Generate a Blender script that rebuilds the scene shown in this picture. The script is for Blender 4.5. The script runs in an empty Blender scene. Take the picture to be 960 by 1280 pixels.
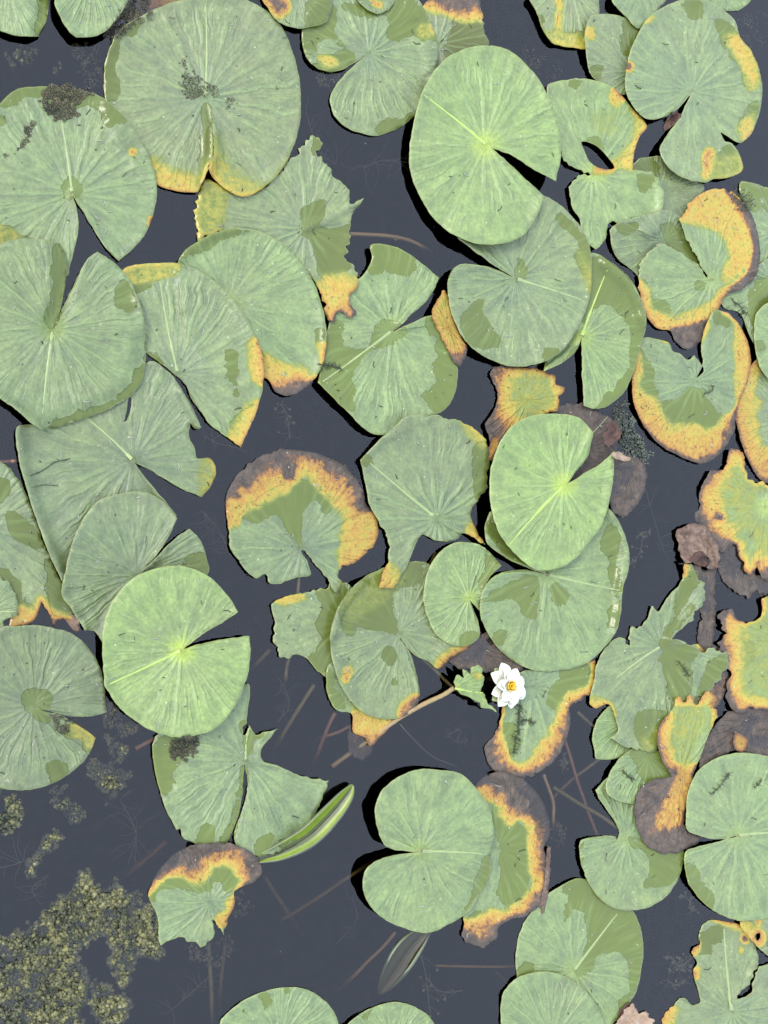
import bpy, math, random, time
import numpy as np
from mathutils import Vector, Matrix, geometry

T0 = time.time()
# ------------------------------------------------------------------ camera, sky, sun, exposure
sc = bpy.context.scene
F_PX = 1500.0                      # focal length in photograph pixels (960 x 1280)
NADIR = (-150.0, 740.0)            # where the plumb line from the lens would fall, in pixels: the view leans to the right
cam = bpy.data.cameras.new('camera')
cam.sensor_fit = 'VERTICAL'
cam.sensor_height = 24.0
cam.lens = 24.0 * F_PX / 1280.0
cam.clip_start = 0.05
cam.clip_end = 500
camo = bpy.data.objects.new('camera', cam)
sc.collection.objects.link(camo)
down = Vector(((NADIR[0] - 480) / F_PX, (640 - NADIR[1]) / F_PX, -1)).normalized()     # plumb direction in camera axes
rot = down.rotation_difference(Vector((0, 0, -1)))
CAM_H = 1.5 * (rot @ Vector((0, 0, 1))).z
camo.rotation_mode = 'QUATERNION'
camo.rotation_quaternion = rot
camo.location = (0, 0, CAM_H)
sc.camera = camo

SUN_EL, SUN_AZ = math.radians(48), math.radians(-60)   # high soft sun, from the upper left
w = bpy.data.worlds.new('World')
sc.world = w
w.use_nodes = True
nt = w.node_tree
nt.nodes.clear()
sky = nt.nodes.new('ShaderNodeTexSky')
sky.sky_type = 'NISHITA'
sky.sun_disc = False
sky.sun_elevation = SUN_EL
sky.sun_rotation = SUN_AZ
sky.dust_density = 4.0
sky.air_density = 1.0
hsv = nt.nodes.new('ShaderNodeHueSaturation')
hsv.inputs['Saturation'].default_value = 0.36      # thin even cloud: greyer than a clear sky
bg = nt.nodes.new('ShaderNodeBackground')
bg.inputs['Strength'].default_value = 0.15
wo = nt.nodes.new('ShaderNodeOutputWorld')
nt.links.new(sky.outputs[0], hsv.inputs['Color'])
cloud = nt.nodes.new('ShaderNodeMix'); cloud.data_type = 'RGBA'      # even high cloud veiling the sky
cloud.inputs[0].default_value = 0.85
cloud.inputs[7].default_value = (5.4, 6.3, 8.2, 1)
nt.links.new(hsv.outputs[0], cloud.inputs[6])
nt.links.new(cloud.outputs[2], bg.inputs[0])
nt.links.new(bg.outputs[0], wo.inputs[0])

sl = bpy.data.lights.new('sun', 'SUN')
sl.energy = 1.3
sl.angle = math.radians(24)
sl.color = (1.0, 0.93, 0.84)
so = bpy.data.objects.new('sun', sl)
sc.collection.objects.link(so)
sd_ = Vector((math.sin(SUN_AZ) * math.cos(SUN_EL), math.cos(SUN_AZ) * math.cos(SUN_EL), math.sin(SUN_EL)))
so.rotation_euler = sd_.to_track_quat('Z', 'Y').to_euler()
so.location = sd_ * 5

sc.view_settings.view_transform = 'Standard'
sc.view_settings.look = 'None'
sc.view_settings.gamma = 1
sc.view_settings.exposure = 1.8
sc.render.engine = 'CYCLES'
sc.cycles.use_denoising = True
sc.cycles.max_bounces = 5
sc.cycles.diffuse_bounces = 2
sc.cycles.glossy_bounces = 3
sc.cycles.transparent_max_bounces = 12

# ------------------------------------------------------------------ pixel -> place
bpy.context.view_layer.update()
CM = np.array(camo.matrix_world.to_3x3())
CL = np.array(camo.location)


def P(x, y, z=0.0):
    """photograph pixels + height in millimetres -> world metres (point of that height on the pixel's ray)"""
    x = np.asarray(x, float); y = np.asarray(y, float); z = np.asarray(z, float) * 0.001
    x, y, z = np.broadcast_arrays(x, y, z)
    d = np.stack([(x - 480) / F_PX, (640 - y) / F_PX, -np.ones_like(x)], -1) @ CM.T
    t = (z - CL[2]) / d[..., 2]
    return CL + d * t[..., None]


def P1(x, y, z=0.0):
    return Vector(P(x, y, z).tolist())


# ------------------------------------------------------------------ node helpers
class NT:
    def __init__(s, name):
        s.m = bpy.data.materials.new(name)
        s.m.use_nodes = True
        s.t = s.m.node_tree
        s.t.nodes.clear()
        s.out = s.t.nodes.new('ShaderNodeOutputMaterial')

    def put(s, v, sock):
        if v is None:
            return
        if hasattr(v, 'is_output'):
            s.t.links.new(v, sock)
        else:
            if sock.type == 'RGBA' and len(v) == 3:
                v = (*v, 1)
            sock.default_value = v

    def math(s, op, a, b=None, c=None, clamp=False):
        n = s.t.nodes.new('ShaderNodeMath'); n.operation = op; n.use_clamp = clamp
        for i, v in enumerate((a, b, c)):
            s.put(v, n.inputs[i])
        return n.outputs[0]

    def vmath(s, op, a, b=None):
        n = s.t.nodes.new('ShaderNodeVectorMath'); n.operation = op
        s.put(a, n.inputs[0]); s.put(b, n.inputs[1])
        return n.outputs['Value'] if op in ('LENGTH', 'DISTANCE', 'DOT_PRODUCT') else n.outputs[0]

    def mix(s, f, a, b, mode='MIX'):
        n = s.t.nodes.new('ShaderNodeMix'); n.data_type = 'RGBA'; n.blend_type = mode
        s.put(f, n.inputs[0]); s.put(a, n.inputs[6]); s.put(b, n.inputs[7])
        return n.outputs[2]

    def noise(s, vec, scale, detail=3, rough=0.55, dist=0.0):
        n = s.t.nodes.new('ShaderNodeTexNoise')
        s.put(vec, n.inputs['Vector'])
        n.inputs['Scale'].default_value = scale; n.inputs['Detail'].default_value = detail
        n.inputs['Roughness'].default_value = rough; n.inputs['Distortion'].default_value = dist
        return n.outputs[0]

    def voro(s, vec, scale, feature='F1', out='Distance'):
        n = s.t.nodes.new('ShaderNodeTexVoronoi'); n.feature = feature
        s.put(vec, n.inputs['Vector']); n.inputs['Scale'].default_value = scale
        return n.outputs

    def smooth(s, v, lo, hi, a=0.0, b=1.0):
        n = s.t.nodes.new('ShaderNodeMapRange'); n.interpolation_type = 'SMOOTHSTEP'
        s.put(v, n.inputs[0])
        for i, q in enumerate((lo, hi, a, b)):
            s.put(q, n.inputs[1 + i])
        return n.outputs[0]

    def attr(s, name, out='Fac'):
        n = s.t.nodes.new('ShaderNodeAttribute'); n.attribute_name = name
        return n.outputs[out]

    def ramp(s, f, stops):
        n = s.t.nodes.new('ShaderNodeValToRGB')
        e = n.color_ramp.elements
        while len(e) < len(stops):
            e.new(0.5)
        for i, (p, c) in enumerate(stops):
            e[i].position = p; e[i].color = (*c, 1)
        s.put(f, n.inputs[0])
        return n.outputs[0]

    def bump(s, h, strength, dist, normal=None):
        n = s.t.nodes.new('ShaderNodeBump')
        s.put(h, n.inputs['Height']); n.inputs['Strength'].default_value = strength
        n.inputs['Distance'].default_value = dist
        if normal is not None:
            s.put(normal, n.inputs['Normal'])
        return n.outputs[0]

    def bsdf(s, col, rough=0.5, spec=0.5, normal=None, sss=None, trans=0.0):
        n = s.t.nodes.new('ShaderNodeBsdfPrincipled')
        s.put(col, n.inputs['Base Color']); s.put(rough, n.inputs['Roughness'])
        s.put(spec, n.inputs['Specular IOR Level'])
        if normal is not None:
            s.put(normal, n.inputs['Normal'])
        return n.outputs[0]

    def finish(s, sh, vol=None):
        s.t.links.new(sh, s.out.inputs[0])
        if vol is not None:
            s.t.links.new(vol, s.out.inputs[1])
        return s.m

    def pos(s):
        return s.t.nodes.new('ShaderNodeNewGeometry').outputs['Position']


# ------------------------------------------------------------------ materials
def mat_leaf():
    k = NT('lily_pad_upper')
    pos = k.pos()
    lc = k.attr('lc', 'Vector')
    tone = k.attr('tone', 'Vector')
    sep = k.t.nodes.new('ShaderNodeSeparateXYZ'); k.put(tone, sep.inputs[0])
    fresh, dull, dust = sep.outputs
    dec = k.attr('dec'); wet = k.attr('wet'); edge = k.attr('edge')
    sx = k.t.nodes.new('ShaderNodeSeparateXYZ'); k.put(lc, sx.inputs[0])
    rad = k.vmath('LENGTH', lc)
    dirn = k.vmath('NORMALIZE', lc)
    seedv = k.t.nodes.new('ShaderNodeCombineXYZ')
    k.put(k.math('MULTIPLY', sx.outputs[2], 1.0), seedv.inputs[2])
    flat = k.t.nodes.new('ShaderNodeCombineXYZ')
    k.put(sx.outputs[0], flat.inputs[0]); k.put(sx.outputs[1], flat.inputs[1])
    rad = k.vmath('LENGTH', flat.outputs[0])
    dirn = k.vmath('NORMALIZE', flat.outputs[0])
    rz = k.t.nodes.new('ShaderNodeCombineXYZ')
    k.put(k.math('ADD', k.math('MULTIPLY', rad, 0.5), k.math('MULTIPLY', sx.outputs[2], 7.3)), rz.inputs[2])
    polv = k.vmath('ADD', dirn, rz.outputs[0])
    streak = k.noise(polv, 7.0, 4, 0.6)                    # radial pleats
    ang = k.math('ARCTAN2', sx.outputs[1], sx.outputs[0])
    wob = k.noise(pos, 28.0, 2)
    angw = k.math('ADD', ang, k.math('MULTIPLY', k.math('SUBTRACT', wob, 0.5), 0.22))

    def lines(n, ph, width):
        f = k.math('FRACT', k.math('ADD', k.math('MULTIPLY', angw, n / (2 * math.pi)), ph + 10))
        d = k.math('ABSOLUTE', k.math('SUBTRACT', f, 0.5))
        # angular distance to actual distance
        dd = k.math('MULTIPLY', d, k.math('MULTIPLY', rad, 2 * math.pi / n))
        return k.smooth(dd, width * 0.25, width, 1.0, 0.0)
    v1 = lines(17, 0.0, 0.030)
    v3 = k.math('MULTIPLY', lines(68, 0.25, 0.014), k.smooth(rad, 0.5, 0.75))
    v2 = k.math('MULTIPLY', lines(34, 0.5, 0.020), k.smooth(rad, 0.35, 0.6))
    veins = k.math('MULTIPLY', k.math('MAXIMUM', v1, k.math('MAXIMUM', k.math('MULTIPLY', v2, 0.8), k.math('MULTIPLY', v3, 0.6))), k.smooth(rad, 0.75, 1.05, 1.0, 0.15))
    veins = k.math('MULTIPLY', veins, k.smooth(k.noise(pos, 16, 2), 0.38, 0.6, 0.15, 1.0))

    big = k.noise(pos, 9.0, 2, 0.6)
    fine = k.noise(pos, 240.0, 3, 0.7)
    mid = k.noise(pos, 55.0, 3, 0.65)
    g = k.mix(fresh, G_OLD, G_FRESH)
    g = k.mix(dull, g, G_DULL)
    g = k.mix(k.smooth(big, 0.35, 0.68), g, k.mix(0.5, g, G_WARM))
    g = k.mix(1.0, g, k.ramp(streak, [(0.28, (0.72, 0.74, 0.74)), (0.5, (1.0, 1.0, 1.0)), (0.72, (1.26, 1.24, 1.18))]), 'MULTIPLY')
    g = k.mix(1.0, g, k.ramp(mid, [(0.3, (0.80, 0.81, 0.82)), (0.52, (1.0, 1.0, 1.0)), (0.75, (1.18, 1.16, 1.12))]), 'MULTIPLY')
    # bluish grime round the petiole of older pads
    grime = k.math('MULTIPLY', k.smooth(k.math('ADD', rad, k.math('MULTIPLY', k.math('SUBTRACT', streak, 0.5), 0.5)), 0.04, 0.42, 1.0, 0.0), k.math('SUBTRACT', 1.0, fresh, clamp=True))
    g = k.mix(k.math('MULTIPLY', grime, 0.5), g, (0.090, 0.125, 0.088))
    # faint brown film in blotches
    film = k.math('MULTIPLY', k.smooth(k.noise(pos, 24.0, 3, 0.7), 0.50, 0.70), k.math('MULTIPLY_ADD', dull, 0.5, 0.16))
    g = k.mix(film, g, (0.13, 0.125, 0.06))
    g = k.mix(k.math('MULTIPLY', veins, k.math('MULTIPLY_ADD', fresh, 0.2, 0.42)), g, G_VEIN)
    # petiole spot: pale on young pads
    spot = k.math('MULTIPLY', k.smooth(k.math('ADD', rad, k.math('MULTIPLY', k.math('SUBTRACT', streak, 0.5), 0.3)), 0.03, 0.24, 1.0, 0.0), fresh)
    g = k.mix(k.math('MULTIPLY', spot, 0.8), g, G_SPOT)
    # pale waxy scuffs
    scuff = k.math('MULTIPLY', k.smooth(k.noise(pos, 120, 3, 0.75), 0.6, 0.72), k.smooth(big, 0.48, 0.62))
    g = k.mix(k.math('MULTIPLY', scuff, 0.38), g, (0.33, 0.36, 0.27))
    g = k.mix(1.0, g, k.ramp(fine, [(0.30, (0.80, 0.82, 0.80)), (0.5, (1.0, 1.0, 1.0)), (0.70, (1.20, 1.19, 1.18))]), 'MULTIPLY')
    # water film; the same mask paints shade on tilted rims and notch strips
    wn = k.math('ADD', wet, k.math('ADD', k.math('MULTIPLY', k.math('SUBTRACT', mid, 0.5), 13.0),
                                   k.math('MULTIPLY', k.math('SUBTRACT', k.noise(pos, 170, 3, 0.6), 0.5), 7.0)))
    wm = k.smooth(wn, -0.5, 0.5)
    gw = k.mix(dull, G_WET_SHADE, (0.075, 0.075, 0.024))
    gw = k.mix(1.0, gw, k.mix(streak, (0.8, 0.8, 0.8), (1.2, 1.2, 1.2)), 'MULTIPLY')
    gw = k.mix(k.math('MULTIPLY', veins, 0.3), gw, G_VEIN)
    g = k.mix(wm, g, gw)
    # decay
    damp = k.smooth(dec, 0.30, 0.95, 0.15, 1.0)
    n_a = k.math('SUBTRACT', k.noise(polv, 24.0, 4, 0.75), 0.5)
    n_b = k.math('SUBTRACT', k.noise(pos, 95, 4, 0.78), 0.5)
    dn = k.math('ADD', dec, k.math('MULTIPLY', damp, k.math('ADD', k.math('MULTIPLY', n_a, 1.7), k.math('MULTIPLY', n_b, 2.9))))
    crisp = k.math('MULTIPLY', k.smooth(k.math('ADD', edge, k.math('MULTIPLY', n_b, 14.0)), 0.0, 6.0, 1.0, 0.0), damp)
    dn = k.math('ADD', dn, k.math('MULTIPLY', crisp, 0.75))
    dfac = k.math('MULTIPLY', dn, 0.25)
    dcol = k.ramp(dfac, [(0.0, (0.13, 0.17, 0.05)), (0.13, (0.20, 0.215, 0.055)), (0.25, (0.37, 0.285, 0.065)), (0.40, (0.385, 0.225, 0.058)),
                         (0.54, (0.30, 0.135, 0.05)), (0.60, (0.13, 0.07, 0.05)), (0.70, (0.085, 0.062, 0.062)), (1.0, (0.062, 0.048, 0.05))])
    ve = k.voro(pos, 62.0, 'DISTANCE_TO_EDGE')['Distance']
    crack = k.math('MULTIPLY', k.smooth(ve, 0.0, 0.05, 1.0, 0.0), k.smooth(dn, 2.3, 2.8))
    dcol = k.mix(k.math('MULTIPLY', crack, 0.45), dcol, (0.03, 0.02, 0.02))
    bm_ = k.ramp(k.noise(pos, 75, 3, 0.72), [(0.28, (0.55, 0.54, 0.55)), (0.5, (1, 1, 1)), (0.74, (1.65, 1.55, 1.45))])
    dcol = k.mix(k.smooth(dn, 1.9, 2.6), dcol, k.mix(1.0, dcol, bm_, 'MULTIPLY'))
    dcol = k.mix(1.0, dcol, k.mix(fine, (0.7, 0.7, 0.7), (1.3, 1.3, 1.3)), 'MULTIPLY')
    dm = k.smooth(dn, 0.12, 0.7)
    g = k.mix(dm, g, dcol)
    # brown freckles inside the yellow
    fr = k.math('MULTIPLY', k.smooth(k.noise(pos, 260, 3, 0.6), 0.60, 0.67), k.smooth(dn, 0.6, 1.2))
    g = k.mix(k.math('MULTIPLY', fr, 0.7), g, (0.06, 0.035, 0.02))
    # scattered dark dots and pale specks
    vo = k.voro(pos, 120.0)
    cs = k.t.nodes.new('ShaderNodeSeparateColor'); k.put(vo['Color'], cs.inputs[0])
    keep = k.math('LESS_THAN', cs.outputs[0], k.math('MULTIPLY', dust, 0.5))
    rr = k.math('MULTIPLY_ADD', cs.outputs[1], 0.11, 0.04)
    dot = k.math('MULTIPLY', k.math('LESS_THAN', vo['Distance'], rr), keep)
    g = k.mix(k.math('MULTIPLY', dot, 0.85), g, (0.02, 0.022, 0.015))
    vo2 = k.voro(k.vmath('ADD', pos, (3.1, 1.7, 0)), 105.0)
    cs2 = k.t.nodes.new('ShaderNodeSeparateColor'); k.put(vo2['Color'], cs2.inputs[0])
    dot2 = k.math('MULTIPLY', k.math('LESS_THAN', vo2['Distance'], k.math('MULTIPLY_ADD', cs2.outputs[1], 0.07, 0.04)),
                  k.math('LESS_THAN', cs2.outputs[0], 0.26))
    g = k.mix(k.math('MULTIPLY', dot2, 0.75), g, (0.50, 0.50, 0.42))
    # thin rim
    rim = k.smooth(k.math('ADD', edge, k.math('MULTIPLY', mid, 1.5)), 0.6, 2.6, 1.0, 0.0)
    g = k.mix(k.math('MULTIPLY', rim, k.math('MULTIPLY', k.math('SUBTRACT', 1.0, dm), 0.5)), g, (0.26, 0.28, 0.11))
    h = k.math('ADD', k.math('MULTIPLY', streak, 0.9), k.math('MULTIPLY', veins, 0.5))
    h = k.math('ADD', h, k.math('MULTIPLY', mid, 0.25))
    h = k.math('ADD', h, k.math('MULTIPLY', fine, 0.10))
    h = k.math('MULTIPLY', h, k.math('SUBTRACT', 1.0, k.math('MULTIPLY', wm, 0.75)))
    bn = k.bump(h, 0.62, 0.0042)
    rough = k.mix(wm, k.mix(dm, (0.50,) * 3, (0.62,) * 3), (0.20,) * 3)
    spec = k.mix(wm, k.mix(dm, (0.50,) * 3, (0.25,) * 3), (0.25,) * 3)
    g = k.mix(1.0, g, (ALB, ALB * 1.02, ALB * 0.72), 'MULTIPLY')
    g = k.vmath('SCALE', g); g.node.inputs['Scale'].default_value = 1.0; k.put(k.attr('val'), g.node.inputs['Scale'])
    return k.finish(k.bsdf(g, rough, spec, bn))


ALB = 0.56
G_OLD = (0.132, 0.178, 0.088)
G_FRESH = (0.162, 0.232, 0.068)
G_DULL = (0.158, 0.158, 0.085)
G_WARM = (0.155, 0.188, 0.078)
G_VEIN = (0.200, 0.275, 0.120)
G_SPOT = (0.34, 0.42, 0.05)
G_WET_SHADE = (0.108, 0.136, 0.038)  # wet blade colour, also used to paint shade on tilted edges


def mat_simple(name, cols, scale=60, rough=0.6, spec=0.3, bump=0.3, bd=0.002, detail=5, lo=0.3, hi=0.7, alb=0.6):
    k = NT(name)
    p = k.pos()
    n = k.noise(p, scale, detail, 0.65)
    n2 = k.noise(p, scale * 4.3, 3, 0.6)
    f = k.smooth(k.math('MULTIPLY_ADD', n2, 0.4, k.math('MULTIPLY', n, 0.6)), lo, hi)
    st = [(i / (len(cols) - 1), tuple(q * alb for q in c)) for i, c in enumerate(cols)]
    return k.finish(k.bsdf(k.ramp(f, st), rough, spec, k.bump(k.math('ADD', n, k.math('MULTIPLY', n2, 0.4)), bump, bd)))


def mat_grain(name, cols):
    k = NT(name)
    p = k.pos()
    f = k.math('ADD', k.math('MULTIPLY', k.attr('gc'), 0.75), k.math('MULTIPLY', k.math('SUBTRACT', k.noise(p, 38, 4, 0.65), 0.5), 1.5))
    st = [(i / (len(cols) - 1), c) for i, c in enumerate(cols)]
    return k.finish(k.bsdf(k.ramp(f, st), 0.5, 0.3, k.bump(k.noise(p, 700, 2), 0.5, 0.002)))


def mat_water():
    k = NT('pond_water')
    fr = k.t.nodes.new('ShaderNodeFresnel'); fr.inputs[0].default_value = 1.43
    p = k.pos()
    film = k.noise(p, 3.2, 3, 0.55)
    n = k.bump(k.math('ADD', film, k.math('MULTIPLY', k.noise(p, 11, 2), 0.15)), 0.06, 0.01)
    k.put(n, fr.inputs['Normal'])
    gl = k.t.nodes.new('ShaderNodeBsdfGlossy'); gl.inputs['Roughness'].default_value = 0.0
    k.put(n, gl.inputs['Normal'])
    tr = k.t.nodes.new('ShaderNodeBsdfTransparent'); tr.inputs[0].default_value = (0.88, 0.86, 0.82, 1)
    # fine surface dust of the still pond
    vo = k.voro(p, 75.0)
    cs = k.t.nodes.new('ShaderNodeSeparateColor'); k.put(vo['Color'], cs.inputs[0])
    dust = k.math('MULTIPLY', k.math('LESS_THAN', vo['Distance'], k.math('MULTIPLY_ADD', cs.outputs[1], 0.05, 0.02)), k.math('LESS_THAN', cs.outputs[0], 0.10))
    mx = k.t.nodes.new('ShaderNodeMixShader')
    k.put(fr.outputs[0], mx.inputs[0]); k.put(tr.outputs[0], mx.inputs[1]); k.put(gl.outputs[0], mx.inputs[2])
    df = k.t.nodes.new('ShaderNodeBsdfDiffuse'); df.inputs[0].default_value = (0.12, 0.13, 0.10, 1)
    m2 = k.t.nodes.new('ShaderNodeMixShader')
    k.put(k.math('MULTIPLY', dust, 0.55), m2.inputs[0]); k.put(mx.outputs[0], m2.inputs[1]); k.put(df.outputs[0], m2.inputs[2])
    va = k.t.nodes.new('ShaderNodeVolumeAbsorption')
    va.inputs[0].default_value = (0.60, 0.50, 0.40, 1); va.inputs[1].default_value = 46.0
    return k.finish(m2.outputs[0], va.outputs[0])


M = {}
M['leaf'] = mat_leaf()
M['under'] = mat_simple('lily_pad_underside', [(0.05, 0.05, 0.02), (0.08, 0.06, 0.035), (0.06, 0.075, 0.025)], 40, 0.5, 0.3)
M['rib'] = mat_simple('lily_pad_rib', [(0.20, 0.25, 0.085), (0.25, 0.30, 0.10)], 90, 0.5, 0.5, 0.15)
M['rib_fresh'] = mat_simple('lily_pad_young_rib', [(0.26, 0.36, 0.05), (0.33, 0.42, 0.07)], 90, 0.45, 0.5, 0.15)
M['rib_dull'] = mat_simple('lily_pad_old_rib', [(0.14, 0.16, 0.06), (0.20, 0.20, 0.09)], 90, 0.5, 0.5, 0.15)
M['stem_olive'] = mat_simple('stem_olive', [(0.10, 0.085, 0.03), (0.16, 0.13, 0.05), (0.12, 0.12, 0.04)], 80, 0.5, 0.3)
M['stem_red'] = mat_simple('stem_red', [(0.16, 0.07, 0.04), (0.24, 0.12, 0.06)], 80, 0.5, 0.3)
M['stem_tan'] = mat_simple('stem_tan', [(0.19, 0.13, 0.055), (0.28, 0.19, 0.08), (0.18, 0.15, 0.05)], 70, 0.5, 0.3)
M['algae'] = mat_grain('algae', [(0.008, 0.010, 0.005), (0.026, 0.028, 0.011), (0.058, 0.057, 0.022), (0.105, 0.096, 0.030), (0.15, 0.145, 0.085)])
M['algae_dark'] = mat_grain('algae_dark', [(0.010, 0.010, 0.005), (0.030, 0.028, 0.013), (0.06, 0.052, 0.024), (0.11, 0.095, 0.05)])
M['weed'] = mat_simple('pondweed', [(0.02, 0.028, 0.014), (0.04, 0.055, 0.022)], 80, 0.6, 0.3)
M['weed_pale'] = mat_simple('pondweed_pale', [(0.06, 0.065, 0.04), (0.11, 0.11, 0.07)], 80, 0.6, 0.3)
M['fleck'] = mat_simple('pale_fleck', [(0.26, 0.26, 0.20), (0.36, 0.36, 0.30)], 80, 0.6, 0.3)
M['speck'] = mat_simple('dark_speck', [(0.015, 0.016, 0.01), (0.04, 0.04, 0.025)], 80, 0.6, 0.3)
M['petal'] = mat_simple('petal_white', [(0.34, 0.335, 0.255), (0.41, 0.405, 0.33)], 60, 0.5, 0.4, 0.1, alb=1.0)
M['sepal'] = mat_simple('sepal_green', [(0.18, 0.24, 0.07), (0.30, 0.34, 0.16)], 60, 0.5, 0.4, 0.1)
M['stamen'] = mat_simple('stamen_yellow', [(0.42, 0.24, 0.01), (0.45, 0.30, 0.02)], 90, 0.5, 0.4, 0.1, alb=1.0)
M['lime'] = mat_simple('young_leaf_lime', [(0.17, 0.25, 0.02), (0.24, 0.32, 0.03)], 50, 0.4, 0.4, 0.2)
M['sheath'] = mat_simple('young_leaf_back', [(0.10, 0.12, 0.06), (0.14, 0.16, 0.08)], 50, 0.4, 0.4, 0.2)
M['dry'] = mat_simple('dry_brown', [(0.05, 0.03, 0.02), (0.12, 0.075, 0.05), (0.22, 0.15, 0.10)], 45, 0.7, 0.25, 0.7, 0.004)
M['dry_dark'] = mat_simple('dry_dark', [(0.03, 0.012, 0.008), (0.09, 0.04, 0.02)], 60, 0.6, 0.3, 0.7, 0.004)
M['dry_tan'] = mat_simple('dry_tan', [(0.22, 0.14, 0.08), (0.36, 0.25, 0.16)], 60, 0.6, 0.3, 0.7, 0.004)
M['moss'] = mat_grain('mossy_wood', [(0.010, 0.012, 0.008), (0.028, 0.034, 0.022), (0.05, 0.057, 0.038), (0.13, 0.135, 0.10)])
M['mud'] = mat_simple('pond_mud', [(0.02, 0.018, 0.012), (0.04, 0.036, 0.024)], 12, 0.9, 0.1)
M['water'] = mat_water()

# ------------------------------------------------------------------ object helpers
COL = sc.collection


def link_mesh(name, verts, faces, mats, parent=None, smooth=True, origin=None):
    me = bpy.data.meshes.new(name)
    v = np.asarray(verts, float)
    if origin is not None:
        v = v - np.asarray(origin)
    me.from_pydata(v.tolist(), [], faces if isinstance(faces, list) else faces.tolist())
    for m in mats if isinstance(mats, (list, tuple)) else [mats]:
        me.materials.append(m)
    if smooth:
        me.polygons.foreach_set('use_smooth', np.ones(len(me.polygons), bool))
    me.update()
    o = bpy.data.objects.new(name, me)
    COL.objects.link(o)
    if parent is not None:
        o.parent = parent
    if origin is not None and parent is None:
        o.location = origin
    return o


def empty(name, loc):
    o = bpy.data.objects.new(name, None)
    o.empty_display_size = 0.02
    o.location = loc
    COL.objects.link(o)
    return o


def tag(o, label=None, cat=None, group=None, kind=None):
    for k_, v in (('label', label), ('category', cat), ('group', group), ('kind', kind)):
        if v:
            o[k_] = v
    return o


def tube(pts, radii, n=8, cap=True):
    """verts, faces of a tube through world points"""
    pts = [Vector(p) for p in pts]
    V, Fc = [], []
    for i, p in enumerate(pts):
        d = (pts[min(i + 1, len(pts) - 1)] - pts[max(i - 1, 0)]).normalized()
        a = d.cross(Vector((0, 0, 1)))
        if a.length < 1e-4:
            a = d.cross(Vector((0, 1, 0)))
        a.normalize(); b = d.cross(a)
        r = radii[i] if hasattr(radii, '__len__') else radii
        for j in range(n):
            t = 2 * math.pi * j / n
            V.append(p + (a * math.cos(t) + b * math.sin(t)) * r)
    for i in range(len(pts) - 1):
        for j in range(n):
            Fc.append((i * n + j, i * n + (j + 1) % n, (i + 1) * n + (j + 1) % n, (i + 1) * n + j))
    if cap:
        Fc.append(tuple(range(n))[::-1]); Fc.append(tuple(range((len(pts) - 1) * n, len(pts) * n)))
    return [tuple(v) for v in V], Fc


def merge(parts):
    V, Fc = [], []
    for v, f in parts:
        o = len(V)
        V += v
        Fc += [tuple(i + o for i in q) for q in f]
    return V, Fc


def spline(pts, n=6):
    """catmull-rom through 3-tuples"""
    p = np.asarray(pts, float)
    q = np.vstack([2 * p[0] - p[1], p, 2 * p[-1] - p[-2]])
    out = []
    for i in range(1, len(q) - 2):
        for t in np.linspace(0, 1, n, endpoint=False):
            out.append(0.5 * ((2 * q[i]) + (-q[i - 1] + q[i + 1]) * t + (2 * q[i - 1] - 5 * q[i] + 4 * q[i + 1] - q[i + 2]) * t * t
                              + (-q[i - 1] + 3 * q[i] - 3 * q[i + 1] + q[i + 2]) * t ** 3))
    out.append(q[-2])
    return np.array(out)


# ------------------------------------------------------------------ 2-D helpers (photograph pixels)
def parse(s):
    pts, cor = [], []
    for tok in s.split():
        cor.append(tok.endswith('!'))
        x, y = tok.rstrip('!').split(',')
        pts.append((float(x), float(y)))
    return np.array(pts), cor


def outline(s, step=3.0, closed=True):
    p, cor = parse(s)
    n = len(p)
    out = []
    for i in range(n):
        a, b = p[i], p[(i + 1) % n]
        L = np.hypot(*(b - a))
        pa = p[i - 1]; pb = p[(i + 2) % n]
        if cor[i]:
            pa = 2 * a - b
        if cor[(i + 1) % n]:
            pb = 2 * b - a
        # centripetal-like tangents limited by segment length
        ta = (b - pa) / (np.hypot(*(b - a)) + np.hypot(*(a - pa)) + 1e-6) * L
        tb = (pb - a) / (np.hypot(*(pb - b)) + np.hypot(*(b - a)) + 1e-6) * L
        k = max(1, int(round(L / step)))
        for t in np.arange(k) / k:
            h00 = 2 * t ** 3 - 3 * t ** 2 + 1; h10 = t ** 3 - 2 * t ** 2 + t
            h01 = -2 * t ** 3 + 3 * t ** 2; h11 = t ** 3 - t ** 2
            out.append(h00 * a + h10 * ta + h01 * b + h11 * tb)
    return np.array(out)


def inside(pts, poly):
    x, y = pts[:, 0][:, None], pts[:, 1][:, None]
    x1, y1 = poly[:, 0], poly[:, 1]
    x2, y2 = np.roll(x1, -1), np.roll(y1, -1)
    c = (y1 > y) != (y2 > y)
    with np.errstate(divide='ignore', invalid='ignore'):
        xi = (x2 - x1) * (y - y1) / (y2 - y1) + x1
    return (np.sum(c & (x < xi), 1) % 2) == 1


def segdist(pts, poly, closed=True):
    a = poly
    b = np.roll(poly, -1, 0)
    if not closed:
        a, b = a[:-1], b[:-1]
    out = np.full(len(pts), 1e9)
    for i in range(0, len(pts), 3000):
        q = pts[i:i + 3000][:, None, :]
        ab = b - a
        t = np.clip(((q - a) * ab).sum(-1) / ((ab ** 2).sum(-1) + 1e-9), 0, 1)
        d = q - (a + t[..., None] * ab)
        out[i:i + 3000] = np.sqrt((d ** 2).sum(-1).min(1))
    return out


def sdf(pts, poly):
    d = segdist(pts, poly)
    return np.where(inside(pts, poly), d, -d)      # positive inside


def sstep(x, a, b):
    t = np.clip((x - a) / (b - a), 0, 1)
    return t * t * (3 - 2 * t)


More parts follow.
